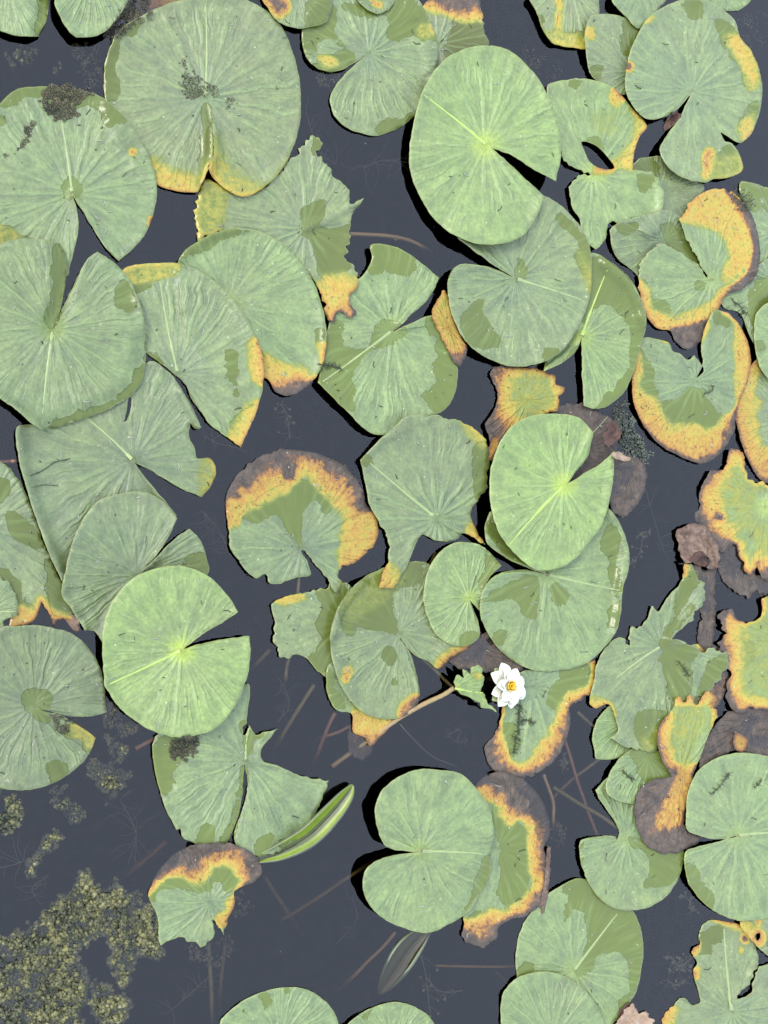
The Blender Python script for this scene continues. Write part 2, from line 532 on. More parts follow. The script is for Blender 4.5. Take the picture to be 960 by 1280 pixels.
def vnoise(x, y, seed, scale):
    """smooth value noise, numpy"""
    rs = np.random.RandomState(seed)
    tab = rs.rand(64, 64) * 2 - 1
    u, v = x / scale + 1000, y / scale + 1000
    iu, iv = np.floor(u).astype(int), np.floor(v).astype(int)
    fu, fv = u - iu, v - iv
    fu, fv = fu * fu * (3 - 2 * fu), fv * fv * (3 - 2 * fv)
    g = lambda a, b: tab[a % 64, b % 64]
    return (g(iu, iv) * (1 - fu) + g(iu + 1, iv) * fu) * (1 - fv) + (g(iu, iv + 1) * (1 - fu) + g(iu + 1, iv + 1) * fu) * fv


# ------------------------------------------------------------------ stacking height field (mm above the water)
CELL = 4
OX, OY = -160, -160
HW, HH = (960 + 320) // CELL, (1280 + 320) // CELL
HM = np.zeros((HH, HW))


def hsample(A, x, y):
    u = np.clip((x - OX) / CELL - 0.5, 0, HW - 1.001); v = np.clip((y - OY) / CELL - 0.5, 0, HH - 1.001)
    i, j = u.astype(int), v.astype(int)
    fu, fv = u - i, v - j
    return (A[j, i] * (1 - fu) + A[j, i + 1] * fu) * (1 - fv) + (A[j + 1, i] * (1 - fu) + A[j + 1, i + 1] * fu) * fv


def dilate(A, r):
    B = A.copy()
    for _ in range(r):
        C = np.pad(B, 1, mode='edge')
        B = np.maximum.reduce([C[1:-1, 1:-1], C[:-2, 1:-1], C[2:, 1:-1], C[1:-1, :-2], C[1:-1, 2:]])
    return B


def blur(A, r):
    k = np.exp(-0.5 * (np.arange(-2 * r, 2 * r + 1) / r) ** 2); k /= k.sum()
    Bp = np.pad(A, 2 * r, mode='edge')
    Bp = np.apply_along_axis(lambda q: np.convolve(q, k, 'valid'), 0, Bp)
    return np.apply_along_axis(lambda q: np.convolve(q, k, 'valid'), 1, Bp)


ALL_PADS = []          # (points, z) of every pad for scattering litter
SEED = [0]
GROUP = 'lily pads on the pond'


def pad(label, out, c, holes=(), up=0.0, tilt=(0, 0), mid=None, fresh=0.0, dull=0.0, dust=0.12, core=None, cw=(10, 14, 22),
        dec=(), wet=(), lift=(), rag=0.75, rim=1.6, wave=2.0, crump=0.0, gap=3.4, name='lily_pad', mat='leaf', sunk=False,
        petiole=True, cat='lily pad', under='under', ragf=9.0, thick=0.8, bright=1.0):
    SEED[0] += 1
    seed = SEED[0]
    rs = np.random.RandomState(seed)
    B = outline(out, 2.0 if rag >= 1.2 else 3.0)
    nxt, prv = np.roll(B, -1, 0), np.roll(B, 1, 0)
    tg = nxt - prv
    nm = np.stack([tg[:, 1], -tg[:, 0]], 1) / (np.hypot(tg[:, 0], tg[:, 1])[:, None] + 1e-6)
    rg = vnoise(B[:, 0], B[:, 1], seed, ragf) * 0.7 + vnoise(B[:, 0], B[:, 1], seed + 7, ragf * 0.4) * 0.6
    if rag >= 1.2:
        rag = rag * 1.45
        teeth = vnoise(B[:, 0], B[:, 1], seed + 13, 5.0)
        gate = sstep(vnoise(B[:, 0], B[:, 1], seed + 14, 38), -0.25, 0.35)
        rg = rg * (0.35 + gate) + gate * (np.sign(teeth) * np.abs(teeth) ** 0.6) * 0.55
    B = B + nm * (rg * rag)[:, None]
    loops = [B] + [outline(h) + rs.randn(1, 2) * 0.2 for h in holes]
    lo, hi = B.min(0), B.max(0)
    g = 4.6 if (hi - lo).max() > 90 else 3.4
    gx, gy = np.meshgrid(np.arange(lo[0], hi[0], g), np.arange(lo[1], hi[1], g * 0.87))
    gx = gx + (np.arange(gx.shape[0]) % 2)[:, None] * g * 0.5
    I = np.stack([gx.ravel(), gy.ravel()], 1) + rs.uniform(-0.25, 0.25, (gx.size, 2)) * g
    ok = inside(I, B) & (segdist(I, B) > g * 0.45)
    for h in loops[1:]:
        ok &= ~inside(I, h) & (segdist(I, h) > g * 0.45)
    I = I[ok]
    vs = [Vector(p) for L in loops for p in L.tolist()]
    es, o = [], 0
    for L in loops:
        es += [(o + i, o + (i + 1) % len(L)) for i in range(len(L))]
        o += len(L)
    vs += [Vector(p) for p in I.tolist()]
    rv, _, rf, *_ = geometry.delaunay_2d_cdt(vs, es, [], 0, 1e-4)
    V2 = np.array([(v.x, v.y) for v in rv])
    tri = np.array([f for f in rf if len(f) == 3])
    cen = V2[tri].mean(1)
    keep = inside(cen, B)
    for h in loops[1:]:
        keep &= ~inside(cen, h)
    tri = tri[keep]
    used = np.unique(tri)
    mp = np.full(len(V2), -1); mp[used] = np.arange(len(used))
    V2 = V2[used]; tri = mp[tri]
    a, b, d = V2[tri[:, 0]], V2[tri[:, 1]], V2[tri[:, 2]]
    area = (b[:, 0] - a[:, 0]) * (d[:, 1] - a[:, 1]) - (b[:, 1] - a[:, 1]) * (d[:, 0] - a[:, 0])
    tri[area > 0] = tri[area > 0][:, ::-1]            # y points down in pixels: face up in the world
    x, y = V2[:, 0], V2[:, 1]
    c = np.array(c, float)
    R = max(20.0, np.percentile(np.hypot(B[:, 0] - c[0], B[:, 1] - c[1]), 80))
    lx, ly = (x - c[0]) / R, (y - c[1]) / R
    rr = np.hypot(lx, ly)
    th = np.arctan2(ly, lx)
    dB = np.min([segdist(V2, L) for L in loops], 0)
    # own shape
    zo = 1.2 + up + (x - c[0]) * tilt[0] + (y - c[1]) * tilt[1]
    zo = zo + wave * (vnoise(x, y, seed, 46) * 0.8 + vnoise(x, y, seed + 3, 21) * 0.35)
    zo = zo + 0.6 * np.sin(th * 17 + vnoise(x, y, seed + 5, 30) * 2) * np.clip(rr, 0, 1)
    zo = zo - 1.6 * np.exp(-(rr / 0.16) ** 2)
    rn = 0.5 + 0.5 * vnoise(x, y, seed + 9, 55)
    zo = zo + rim * (0.25 + 1.5 * rn) * (1 - sstep(dB, 0, 11))
    if not sunk and up > -0.05:
        zo = np.maximum(zo, 1.0)
    for pts, wd, h in lift:
        q, _ = parse(pts)
        zo = zo + h * (1 - sstep(segdist(V2, q, False), 0, wd))
    if crump:
        zo = zo + crump * (np.abs(vnoise(x, y, seed + 11, 16)) + 0.6 * np.abs(vnoise(x, y, seed + 12, 7)) - 0.4)
    if sunk:
        z = zo
    else:
        env = hsample(blur(dilate(HM, 3), 6), x, y)
        z = zo + env
        loc = hsample(dilate(HM, 1), x, y)
        z = np.where(loc > 0.4, np.maximum(z, loc + gap), z)
    # update the height field
    j0, j1 = max(0, int((lo[1] - OY) / CELL)), min(HH, int((hi[1] - OY) / CELL) + 2)
    i0, i1 = max(0, int((lo[0] - OX) / CELL)), min(HW, int((hi[0] - OX) / CELL) + 2)
    base_z = 0.0
    if j1 > j0 and i1 > i0:
        cxx, cyy = np.meshgrid(OX + (np.arange(i0, i1) + 0.5) * CELL, OY + (np.arange(j0, j1) + 0.5) * CELL)
        C = np.stack([cxx.ravel(), cyy.ravel()], 1)
        m = inside(C, B) | (segdist(C, B) < CELL * 0.7)
        ci = np.where(m)[0]
        zz = np.empty(len(ci))
        for s in range(0, len(ci), 400):
            q = C[ci[s:s + 400]]
            zz[s:s + 400] = z[np.argmin((q[:, None, 0] - x) ** 2 + (q[:, None, 1] - y) ** 2, 1)]
        sub = HM[j0:j1, i0:i1].ravel()
        base_z = float(np.median(sub[ci])) if len(ci) else 0
        sub[ci] = np.maximum(sub[ci], zz)
        HM[j0:j1, i0:i1] = sub.reshape(j1 - j0, i1 - i0)
    # masks
    W = np.full(len(V2), -30.0)
    for s in wet:  # real wet patches, plus strips that paint shade on tilted edges
        W = np.maximum(W, sdf(V2, outline(s, 6)))
    W = W + 4.0 * vnoise(x, y, seed + 21, 20) + 2.0 * vnoise(x, y, seed + 22, 8)
    D = np.zeros(len(V2))
    wob = 7.0 * vnoise(x, y, seed + 23, 24) + 4.0 * vnoise(x, y, seed + 24, 10)
    if core is not None:
        e = -sdf(V2, outline(core, 6)) if isinstance(core, str) else -np.max([sdf(V2, outline(q, 6)) for q in core], 0)
        e = e + wob
        y_, o_, b_ = cw
        D = np.interp(e, [-y_, 0, o_, o_ + b_, o_ + b_ + 8], [0, 1.0, 1.9, 2.5, 3.2])
    for s, val, soft in dec:
        f = sstep(sdf(V2, outline(s, 6)) + (0.45 * wob if soft >= 5 else 0), -soft, soft)
        D = D * (1 - f) + val * f
    origin = P1(c[0], c[1], 0)
    root = empty(name, origin)
    tag(root, label, cat, GROUP)
    Wv = P(x, y, z) - np.array(origin)
    ob = link_mesh('blade', Wv, tri, [M[mat], M[under]], root)
    me = ob.data
    for nm_, val in (('wet', np.clip(W, -30, 30)), ('dec', D), ('edge', dB), ('val', np.full(len(dB), bright * rs.uniform(0.93, 1.05)))):
        at = me.attributes.new(nm_, 'FLOAT', 'POINT'); at.data.foreach_set('value', val.astype(np.float32))
    at = me.attributes.new('lc', 'FLOAT_VECTOR', 'POINT')
    at.data.foreach_set('vector', np.stack([lx, ly, np.full(len(lx), seed * 1.37)], 1).astype(np.float32).ravel())
    at = me.attributes.new('tone', 'FLOAT_VECTOR', 'POINT')
    at.data.foreach_set('vector', np.tile(np.array([fresh, dull, dust], np.float32), len(lx)))
    so_ = ob.modifiers.new('thickness', 'SOLIDIFY')
    so_.thickness = thick * 0.001; so_.offset = -1; so_.material_offset = 1; so_.material_offset_rim = 0

    def zat(px, py):
        return z[np.argmin((x - px) ** 2 + (y - py) ** 2)]
    if mid is not None:
        m0 = np.array(mid if isinstance(mid, tuple) else mid[0], float)
        n = 14
        pv, pf = [], []
        dv = m0 - c
        L = np.hypot(*dv)
        pn = np.array([-dv[1], dv[0]]) / L
        k = 1.55 if L > 60 else 1.1
        for i in range(n + 1):
            t = 0.02 + 0.97 * i / n
            q = c + dv * t + pn * math.sin(t * 3.0) * 1.5 * math.sin(seed)
            wd = k * (1 - 0.72 * t) + 0.25
            ztop = zat(*q)
            for off, dz in ((-1.3, -0.4), (-0.45, 0.22), (0.45, 0.22), (1.3, -0.4)):
                e = q + pn * off * wd
                pv.append(tuple(P(e[0], e[1], ztop + dz + 0.05) - np.array(origin)))
        for i in range(n):
            for j in range(3):
                pf.append((i * 4 + j, i * 4 + j + 1, (i + 1) * 4 + j + 1, (i + 1) * 4 + j))
        link_mesh('midrib', pv, pf, M['rib_fresh'] if fresh > 0.5 else M['rib_dull'] if dull > 0.5 else M['rib'], root)
    if petiole and not sunk and base_z < 0.5 and -20 < c[0] < 980 and -20 < c[1] < 1300:
        an = rs.uniform(0, 6.28)
        z0 = zat(*c) - 1.2
        pts = [P1(c[0] + math.cos(an) * q * 0.9, c[1] + math.sin(an) * q * 0.9, z0 * (1 - q / 130) - q * 1.6) for q in (0, 8, 25, 55, 95, 130)]
        v, f = tube(pts, 0.0026, 8)
        link_mesh('petiole', np.array(v) - np.array(origin), f, M['stem_olive'], root)
    ALL_PADS.append((V2, z, dB, D))
    return root


# ------------------------------------------------------------------ setting: pond bed and water
def slab(name, x0, x1, y0, y1, z0, z1, mat):
    V = [(x, y, z) for z in (z0, z1) for x, y in ((x0, y0), (x1, y0), (x1, y1), (x0, y1))]
    Fc = [(3, 2, 1, 0), (4, 5, 6, 7), (0, 1, 5, 4), (1, 2, 6, 5), (2, 3, 7, 6), (3, 0, 4, 7)]
    return link_mesh(name, V, Fc, mat, smooth=False)


n = 40
bx = np.linspace(-1, 1, n + 1)
gx, gy = np.meshgrid(np.sign(bx) * np.abs(bx) ** 2 * 30, np.sign(bx) * np.abs(bx) ** 2 * 30)
gz = -0.42 + 0.03 * vnoise(gx.ravel() * 1000, gy.ravel() * 1000, 77, 300)
bed = link_mesh('pond_bed', np.stack([gx.ravel(), gy.ravel(), gz], 1),
                [(j * (n + 1) + i, j * (n + 1) + i + 1, (j + 1) * (n + 1) + i + 1, (j + 1) * (n + 1) + i) for j in range(n) for i in range(n)], M['mud'])
tag(bed, kind='structure')
wat = slab('pond_water', -29, 29, -29, 29, -0.6, 0.0, M['water'])
tag(wat, kind='structure')


# ------------------------------------------------------------------ the pads, lowest first (outlines in photograph pixels; '!' marks a corner)
# sunken and rotting ones
pad('olive drowned pad under the scum at the top edge', '150,-40 300,-40 310,10 240,20 195,25 158,26 132,44 140,0', (230,-20), sunk=True, up=-3.5, dull=1, core='210,-60 320,-60 320,20 230,12', cw=(14,20,20), rag=2)
pad('dark purple rotten pad under water beside the mossy stick', '692,512 712,504 735,506 748,514 768,528 773,548 770,575 768,600 740,620 712,600 690,560', (720,560), sunk=True, up=-0.6, dec=[('600,400 900,400 900,700 600,700',3.3,5)], rag=1.2, mid=(760,520), dull=1)
pad('curled purple-brown rotten pad sunk next to the bright pad lobe', '764,574 785,570 800,574 808,590 806,612 796,630 784,646 768,640 755,610', (785,585), sunk=True, up=-0.4, dec=[('600,400 900,400 900,700 600,700',3.2,5)], lift=[('799,585 793,610 778,632',10,2.4)], rag=2, crump=1.5, dull=1)
pad('dark rotten pad lying underwater above the white flower', '552,812 585,798 610,792 640,815 655,836 630,842 600,838 575,836', (600,812), sunk=True, up=-0.5, dec=[('400,700 900,700 900,900 400,900',3.2,5)], rag=1.5, crump=1.0, dull=1)
pad('wide leathery purple-brown dead pad with cracked veins', '872,958 882,925 900,900 915,890 940,884 985,876 1005,930 985,948 950,947 920,940 892,952 880,968', (940,900), sunk=True, up=0.2, dec=[('700,700 1100,700 1100,1100 700,1100',3.1,5)], rag=1.5, crump=2.0, dull=1, lift=[('880,960 900,905',12,2)])
pad('long brown rotting strip of leaf trailing under water', '868,700 880,715 893,708 894,745 892,800 886,815 872,800 876,770 868,735', (880,760), sunk=True, up=-1.5, dec=[('700,600 1100,600 1100,1000 700,1000',3.0,5)], rag=2, crump=1.5, dull=1)
pad('brown skeleton of a leaf beside the orange-edged pad', '897,690 910,668 930,680 945,715 965,725 965,745 925,742 905,728 900,718', (930,700), sunk=True, up=-1.2, dec=[('700,600 1100,600 1100,1000 700,1000',3.1,5)], rag=3, dull=1)
pad('purple sunken leaf scrap below the yellow tipped pad', '438,905 452,912 466,930 463,945 448,950 436,938', (450,925), sunk=True, up=-4, dec=[('300,800 600,800 600,1000 300,1000',3.1,5)], rag=1.5, dull=1)
pad('brown drowned pad fringe under the torn green pad', '858,812 890,806 908,815 912,840 905,870 880,900 860,890', (880,850), sunk=True, up=-2.5, dull=1, dec=[('880,780 930,780 930,900 890,900',2.4,12)], rag=2)

# upper left
pad('broad pad with wet midrib band, pushed against the yellow curl', '463,306 485,306 510,316 532,333 549,347! 538,370 515,393 491,415! 512,405 530,397 546,394 560,425 572,458 569,490 556,512 538,520 512,530 490,545! 470,543 455,535 435,515 415,495 397,478! 402,455 410,410 425,370 440,352 452,346 460,335! 465,322', (490,413), up=7, fresh=0.3,
    wet=['455,300 490,302 512,318 522,338 505,347 480,342 462,345', '395,480 400,455 415,400 430,405 428,430 445,438 465,425 475,402 495,402 512,415 500,420 488,428 468,440 450,455 442,472 447,485 440,500 445,512 430,510', '545,450 575,450 575,520 545,520 530,505 528,490 545,475', '530,397 548,395 560,420 570,450 550,450 540,420'],
    lift=[('549,347 530,375 500,405',12,8), ('400,480 450,533 490,545',10,4), ('512,405 546,394',10,4)], mid=(402,478))
pad('tattered torn pad with split folded tip over open water', '258,225 248,245 246,275 250,297! 275,292 320,290 350,305 385,340 405,375 410,400 418,403! 424,388 436,397 445,392 437,375 450,352 441,335 432,318 438,300 439,272 455,248! 438,255 437,240 430,230 416,222 411,205 396,197 400,182 390,170! 375,182 360,205 320,240 290,240', (383,285), dull=0.25, rag=2.6, dust=0.25,
    wet=['244,220 285,240 280,265 275,295 245,300', '380,262 405,248 405,265 395,285 440,285 438,330 405,345 392,310 372,295 375,280', '395,165 405,180 398,195 388,190'],
    dec=[('240,220 283,235 275,300 240,300',0.55,6), ('405,345 450,350 455,400 405,410 400,375',1.2,14), ('418,385 450,380 450,410 410,410',1.9,8)], lift=[('383,285 420,268 455,248',9,7), ('396,197 432,232',8,2)])
pad('green pad cut off at the top left corner of the scum', '-70,-50 20,-90 62,-40 61,0 58,25 48,45! 30,45 10,42 -30,25 -70,0', (10,-20), up=8, wet=['46,-30 64,-30 62,0 59,25 48,47 44,35 48,10'], lift=[('62,-40 61,0 50,44',16,-6)], fresh=0.1)  # this strip paints the folded right edge's shading
pad('smooth pad with pointed lower edge beside the scum patch', '68,0 75,20 85,38 96,47! 125,43 145,25 160,0 165,-40 120,-80 75,-50', (115,-30), up=11, fresh=0.2)
pad('very large round pad with brown debris strewn over its centre', '133,72 130,95 131,120 145,165 172,208 197,231 228,240 247,240! 254,225 262,208 266,190 266,168 261,145 257,127! 262,150 267,172 267,195 259,208! 266,222 285,238 303,246 325,238 350,215 366,185 375,150 375,105 366,65 350,30 325,8 300,-2 260,-4 215,3 180,18 150,38', (257,122), mid=(257,8), dull=0.35, dust=0.2,
    wet=['128,60 152,45 150,62 143,85 150,110 142,125 128,120', '150,40 175,20 185,25 165,45', '256,128 262,145 268,170 268,195 260,212 250,235 247,215 251,180 253,150'], lift=[('266,165 266,195 255,230',14,11)],  # last polygon paints the dark of the folded notch strip
    dec=[('190,200 215,212 240,222 250,250 190,250',1.0,16), ('262,205 300,235 310,260 260,250',1.6,10), ('270,170 300,215 330,225 375,185 380,260 260,260',0.7,25)])
pad('large pad with a clump of brown scum on its upper rim', '0,130 20,112 55,108 95,112 125,120 150,140 172,168 188,198 196,232 193,262 183,290 165,312 148,326! 130,307 112,278 95,250 90,243! 97,268 97,292 90,322 85,345! 60,345 0,340 -40,320 -60,250 -50,180', (90,241), bright=0.9, mid=(77,152), fresh=0.15, dust=0.1,
    wet=['-10,135 10,115 50,105 60,122 38,124 20,132', '55,105 125,117 150,138 162,160 140,148 142,160 135,158 122,140 105,132 60,135', '74,232 80,225 88,215 95,222 105,232 104,245 88,248 80,250', '-5,278 12,285 22,295 50,300 20,312 -10,310', '-10,140 8,148 5,156 -10,156'],
    dec=[('162,185 170,186 171,194 163,195',2.0,4), ('186,272 195,272 193,285 186,283',1.9,4), ('-10,280 15,285 25,298 0,310',0.6,6)], lift=[('91,243 97,270 96,300',10,4), ('135,125 165,158 188,200 196,240',9,3)])
pad('pad with yellow burnt tip tucked below its brown-rimmed neighbour', '224,323 262,294 300,285 335,293 365,315 388,345 402,380 408,415 405,450 394,472 380,486 360,495 345,490 332,472 300,480 260,460 240,420 230,370', (285,380), up=3, fresh=0.35,
    wet=['392,412 404,408 410,420 405,430 395,430', '224,323 262,294 300,285 320,290 280,300 250,315'], dec=[('325,440 345,448 370,455 390,465 410,480 340,510 320,480',1.2,10), ('345,478 365,472 385,474 400,480 360,505 340,495',2.7,8), ('398,430 412,430 408,462 400,455',1.2,6)], lift=[('224,323 262,294 300,285',10,4)])
pad('pad with brown wet upper edge and a drop-shaped wet spot', '155,336 190,329 225,330 260,345 290,372 312,405 327,440 330,470 322,510 312,535 301,559! 284,546 262,530 252,515 240,500 232,480 215,465 195,450 170,430 150,400 148,360', (222,466), up=2, dull=0.15, rag=0.9, dust=0.3,
    wet=['150,335 190,326 228,330 222,342 205,348 190,358 175,366 155,360', '285,440 295,438 298,455 302,470 297,482 299,492 294,492 292,482 284,475 282,460', '183,445 195,440 205,443 205,460 190,455', '285,540 315,510 322,530 300,565'],
    dec=[('150,335 190,326 228,330 222,342 190,352 155,360',0.65,6), ('312,425 335,420 335,480 318,475',1.3,8), ('285,538 320,500 330,520 300,570',1.0,10)], lift=[('260,345 300,388 327,440 330,470',9,4)], mid=(200,350))
# left edge
pad('pad with dark wet blotch and crumbling orange lower edge', '-30,570 0,578 15,588 30,612 44,648 58,688 70,715 85,745 100,783! 85,775 72,776 68,781! 58,762 52,752! 42,775 12,785 15,760 0,745 -30,740 -50,650', (-25,660), bright=0.88, rag=1.2, dull=0.15, wet=['8,640 20,637 45,660 60,685 40,682 25,678 12,668', '-10,715 8,712 22,725 25,745 40,762 12,790 -20,780', '-20,590 8,600 8,622 -20,625', '55,690 75,715 90,760 70,770 60,745'],
    dec=[('10,755 40,758 52,748 70,765 105,780 90,800 5,800',1.5,8)])
pad('small broken pad corner with a raised rib at the far left', '-20,722 8,726 18,740 22,765 15,772! 6,775 2,790 -20,800', (-18,765), mid=(20,764), rag=1.5)
pad('wide pad with a folded side strip and a thin crack', '45,530 90,515 130,500 185,452 212,466 228,488 242,512 252,535! 244,536 238,528! 236,545 244,562 246,573 262,572 270,586 264,606 252,621! 225,610 195,592 167,577! 185,602 205,625 221,645! 190,660 150,675 110,690 82,735! 66,702 45,648 31,602 22,565 22,534', (166,575), bright=0.86, mid=(108,522), dull=0.1,
    holes=['161,496 164,497 163,512 158,526 155,528 158,514'], lift=[('22,534 26,585 44,640 75,725',16,9), ('167,577 190,605 221,645',10,5), ('225,490 250,534',9,5)], dec=[('252,575 275,570 272,600 252,625 245,610',0.6,10)], dust=0.1)
pad('biggest heart-shaped pad with upcurled bright green rim', '0,305 25,298 50,299 75,304! 82,320 83,345 76,385 66,412! 72,398 90,360 108,326 122,314! 145,330 165,355 178,390 183,425 181,460 174,483 160,497 120,518 80,531 52,537! 38,528 20,511 0,497 -30,460 -50,400 -40,340', (66,411), bright=0.86, mid=(52,534), up=9, fresh=0.25, dust=0.25,
    wet=['142,358 155,353 168,372 170,388 158,388 146,375', '66,305 78,303 85,320 85,345 78,385 66,412 58,402 64,370 66,335', '183,430 184,460 176,485 160,499 120,520 75,535 56,538 75,522 115,508 150,490 170,468'], lift=[('78,304 83,340 66,410',20,-8), ('183,430 180,462 165,492 120,518 60,536',22,-9), ('52,537 20,511 0,497',12,6)])  # notch strip and lower rim polygons paint shade where the blade droops
pad('rounded grey-green pad whose notch opens to a dusty lobe', '221,648! 205,628 180,615 150,617 120,628 98,660 87,690 82,715 77,741 92,765 106,788! 118,789 127,803! 140,800 200,780 240,760 262,712! 256,688 250,674 237,661! 220,672 195,698 172,718! 195,694 212,668', (170,719), bright=0.87, up=3, dull=0.05, dust=0.3, wet=['240,690 262,695 265,715 230,710'], lift=[('172,718 200,690 221,648',10,5), ('77,741 106,788',10,4), ('127,803 150,760 172,730',16,4)])
pad('dark grey-green pad peppered with black specks', '-10,788 25,782 55,783 90,793 115,815 128,845 133,890! 112,896 85,895 60,890 46,886! 75,893 98,907 120,922! 110,945 90,965 62,981 30,988 0,985 -40,970 -60,900 -45,830', (42,882), bright=0.76, up=1, dust=0.95, dull=0.1,
    wet=['25,870 40,864 62,866 66,878 58,890 62,902 45,898 35,888', '85,905 100,905 122,922 110,945 105,938 98,925 82,920', '62,952 72,950 84,960 80,975 65,982 60,965'], dec=[('85,905 100,905 122,922 110,942 105,935 98,925 82,920',0.6,5)])
pad('pad split by a long straight notch above the rolled leaf', '191,935 193,960 200,990 209,1015 221,1038! 226,1036 227,1045! 245,1055 265,1056 283,1055! 294,1030 302,1000 306,955! 309,985 301,1018 293,1040 295,1055 305,1066 322,1069 345,1065 368,1052 388,1028 402,1000 411,976! 390,972 365,965 345,957 328,951 326,938 338,922 347,911! 330,915 318,918 312,905! 305,918 310,885 311,855 285,870 250,880 215,895 195,920', (307,950), rag=1.3, dust=0.1,
    wet=['188,940 195,918 240,910 250,920 230,945 215,970 212,990 200,992', '244,1050 250,1035 265,1033 266,1045 258,1058', '300,905 320,900 330,918 318,925 312,945 305,935', '318,1062 325,1048 338,1045 335,1060 325,1070', '306,960 304,1000 296,1030 284,1056 276,1055 288,1025 296,990', '350,1050 358,1045 363,1055 352,1060'], up=3, lift=[('283,1055 298,1020 306,965',16,-3.5)], mid=(311,910))  # long polygon beside the notch paints the drooping edge's shade
pad('bright yellow-green pad with glowing yellow rib and open notch', '298,765! 287,747 264,723 235,709 205,708 175,718 148,740 131,775 128,810 131,858! 150,885 180,908 210,920 240,920 270,910 295,880 308,850 313,820 312,795! 285,798 255,804 230,811! 250,795 275,780', (227,813), mid=(133,857), up=14, fresh=0.9, dust=0.05, lift=[('131,858 160,895 195,915',10,3), ('298,765 262,722',9,3), ('230,811 270,782 298,765',8,3)])
pad('small ragged pad rimmed orange with a drowned purple margin', '186,1120 192,1100 203,1083 222,1065 250,1055 285,1054 315,1066 328,1088 318,1102 304,1108 292,1115 294,1130 284,1148 280,1170! 266,1150 268,1168 258,1182! 243,1178 225,1173 208,1178 200,1182 198,1160 195,1140', (263,1128), rag=1.5, core='180,1122 195,1103 225,1098 242,1108 262,1085 290,1078 298,1090 295,1112 285,1130 285,1190 180,1190', cw=(7,8,8), wet=['185,1125 195,1100 228,1095 245,1106 262,1082 302,1075 300,1110 285,1115 270,1100 262,1115 240,1115 220,1108 203,1115 195,1130'],
    lift=[('190,1085 222,1060 285,1050 330,1075',26,-5), ('268,1148 280,1170',8,5)], dec=[('270,1145 285,1140 285,1155 275,1160',1.5,4)], up=0)

# top
pad('pad half orange half olive pinned under the bright pointed pad', '528,12 535,0 560,-15 595,-10 602,10 606,40 613,56 592,64 565,80 545,98 536,60', (548,55), sunk=False, dull=0.7, rag=1.5, wet=['566,25 600,15 615,60 560,90'], dec=[('525,5 560,20 590,25 610,20 600,-30 520,-30',1.7,10), ('530,-20 610,-20 605,8 570,12 545,2',2.9,8)])
pad('pad with wet olive quarter and white speckled heart at top', '378,50 382,70 395,84 412,90 430,86 444,78 458,69! 440,84 420,106 413,122 417,142 430,157 450,166 472,169 498,160 522,140 540,112 548,80 545,45 532,15 515,-10 470,-25 420,-15 392,10 380,30', (461,66), dull=0.1, dust=0.15,
    wet=['375,45 392,8 420,5 425,20 415,35 430,55 445,68 430,88 412,92 395,85 405,70 428,66 425,52 408,48 398,55 398,65 385,70', '490,52 482,45 488,28 470,5 520,0 540,25 548,45 530,50 515,48', '500,10 420,5 460,20', '468,158 490,150 515,145 498,163 472,172'], dec=[('395,70 420,72 425,80 405,84',0.9,5), ('520,35 540,30 545,45 525,50',0.7,6)], lift=[('380,55 395,84 430,86',8,3)])
pad('shaded pad with scum on it at the top edge', '325,-10 335,10 347,26 370,35 395,32 410,25 412,-10 370,-25', (372,-12), dull=0.2, wet=['392,-10 412,-10 410,28 382,34'], dec=[('325,-12 345,-12 360,10 345,20',2.6,8)])
pad('little pale pad scrap with brown scrape at top edge', '445,-5 460,12 475,17 490,8 493,-5 470,-15', (470,-8), gap=2.5, dec=[('462,0 478,3 476,10 466,6',2.0,4)])
pad('pad with a rusty streak and browned lower margin', '663,-5 672,18 680,40 692,54 720,60 735,60 748,20 745,-10 700,-30', (710,-25), up=4, dull=0.5, dust=0.3, wet=['683,42 700,40 730,40 735,62 700,60', '662,-5 670,10 684,40 680,45'], dec=[('695,-10 702,0 700,40 692,40 695,10',1.4,6), ('684,36 735,45 735,65 690,58',0.7,8)])
pad('narrow dull pad squeezed between two larger pads', '731,40 740,20 757,17 775,20 800,32 815,60 800,105 780,118 760,108 745,100 737,90 733,65', (790,90), up=4, dull=0.35, wet=['738,85 752,88 752,105 738,95', '780,30 800,30 808,60 785,75 778,55'], dec=[('733,35 742,35 742,50 733,48',1.2,5)])
pad('pale pad fan at the top edge between neighbours', '765,-2 782,20 800,36 822,14 838,-8 850,-30 780,-30', (800,-30), fresh=0.2, gap=2.4)
pad('half-hidden wedge of pad showing at top right edge', '878,-5 892,8 906,13 925,12 940,-5 910,-20', (912,-12), fresh=0.4)
pad('fragment of pad with scalloped edge below the notched pad', '790,210 815,195 845,200 866,218 880,235 870,255 858,265 855,285 830,290 815,250', (825,240), bright=0.9, dull=0.25, rag=1.6, wet=['790,208 815,193 825,215 818,235 800,228'])
pad('drowned green pad against the right edge behind the yellow one', '925,228 945,230 975,245 985,340 950,338 938,300 932,262', (975,290), rag=1, wet=['925,225 950,230 950,262 932,262', '950,232 985,245 985,300 962,270'])
pad('dark green pad with rolled margin at the right edge', '900,358 925,348 950,330 985,310 990,420 945,430 925,392 905,384', (965,350), wet=['940,360 990,340 990,400 942,410'], lift=[('945,425 942,375 985,345',14,5)])
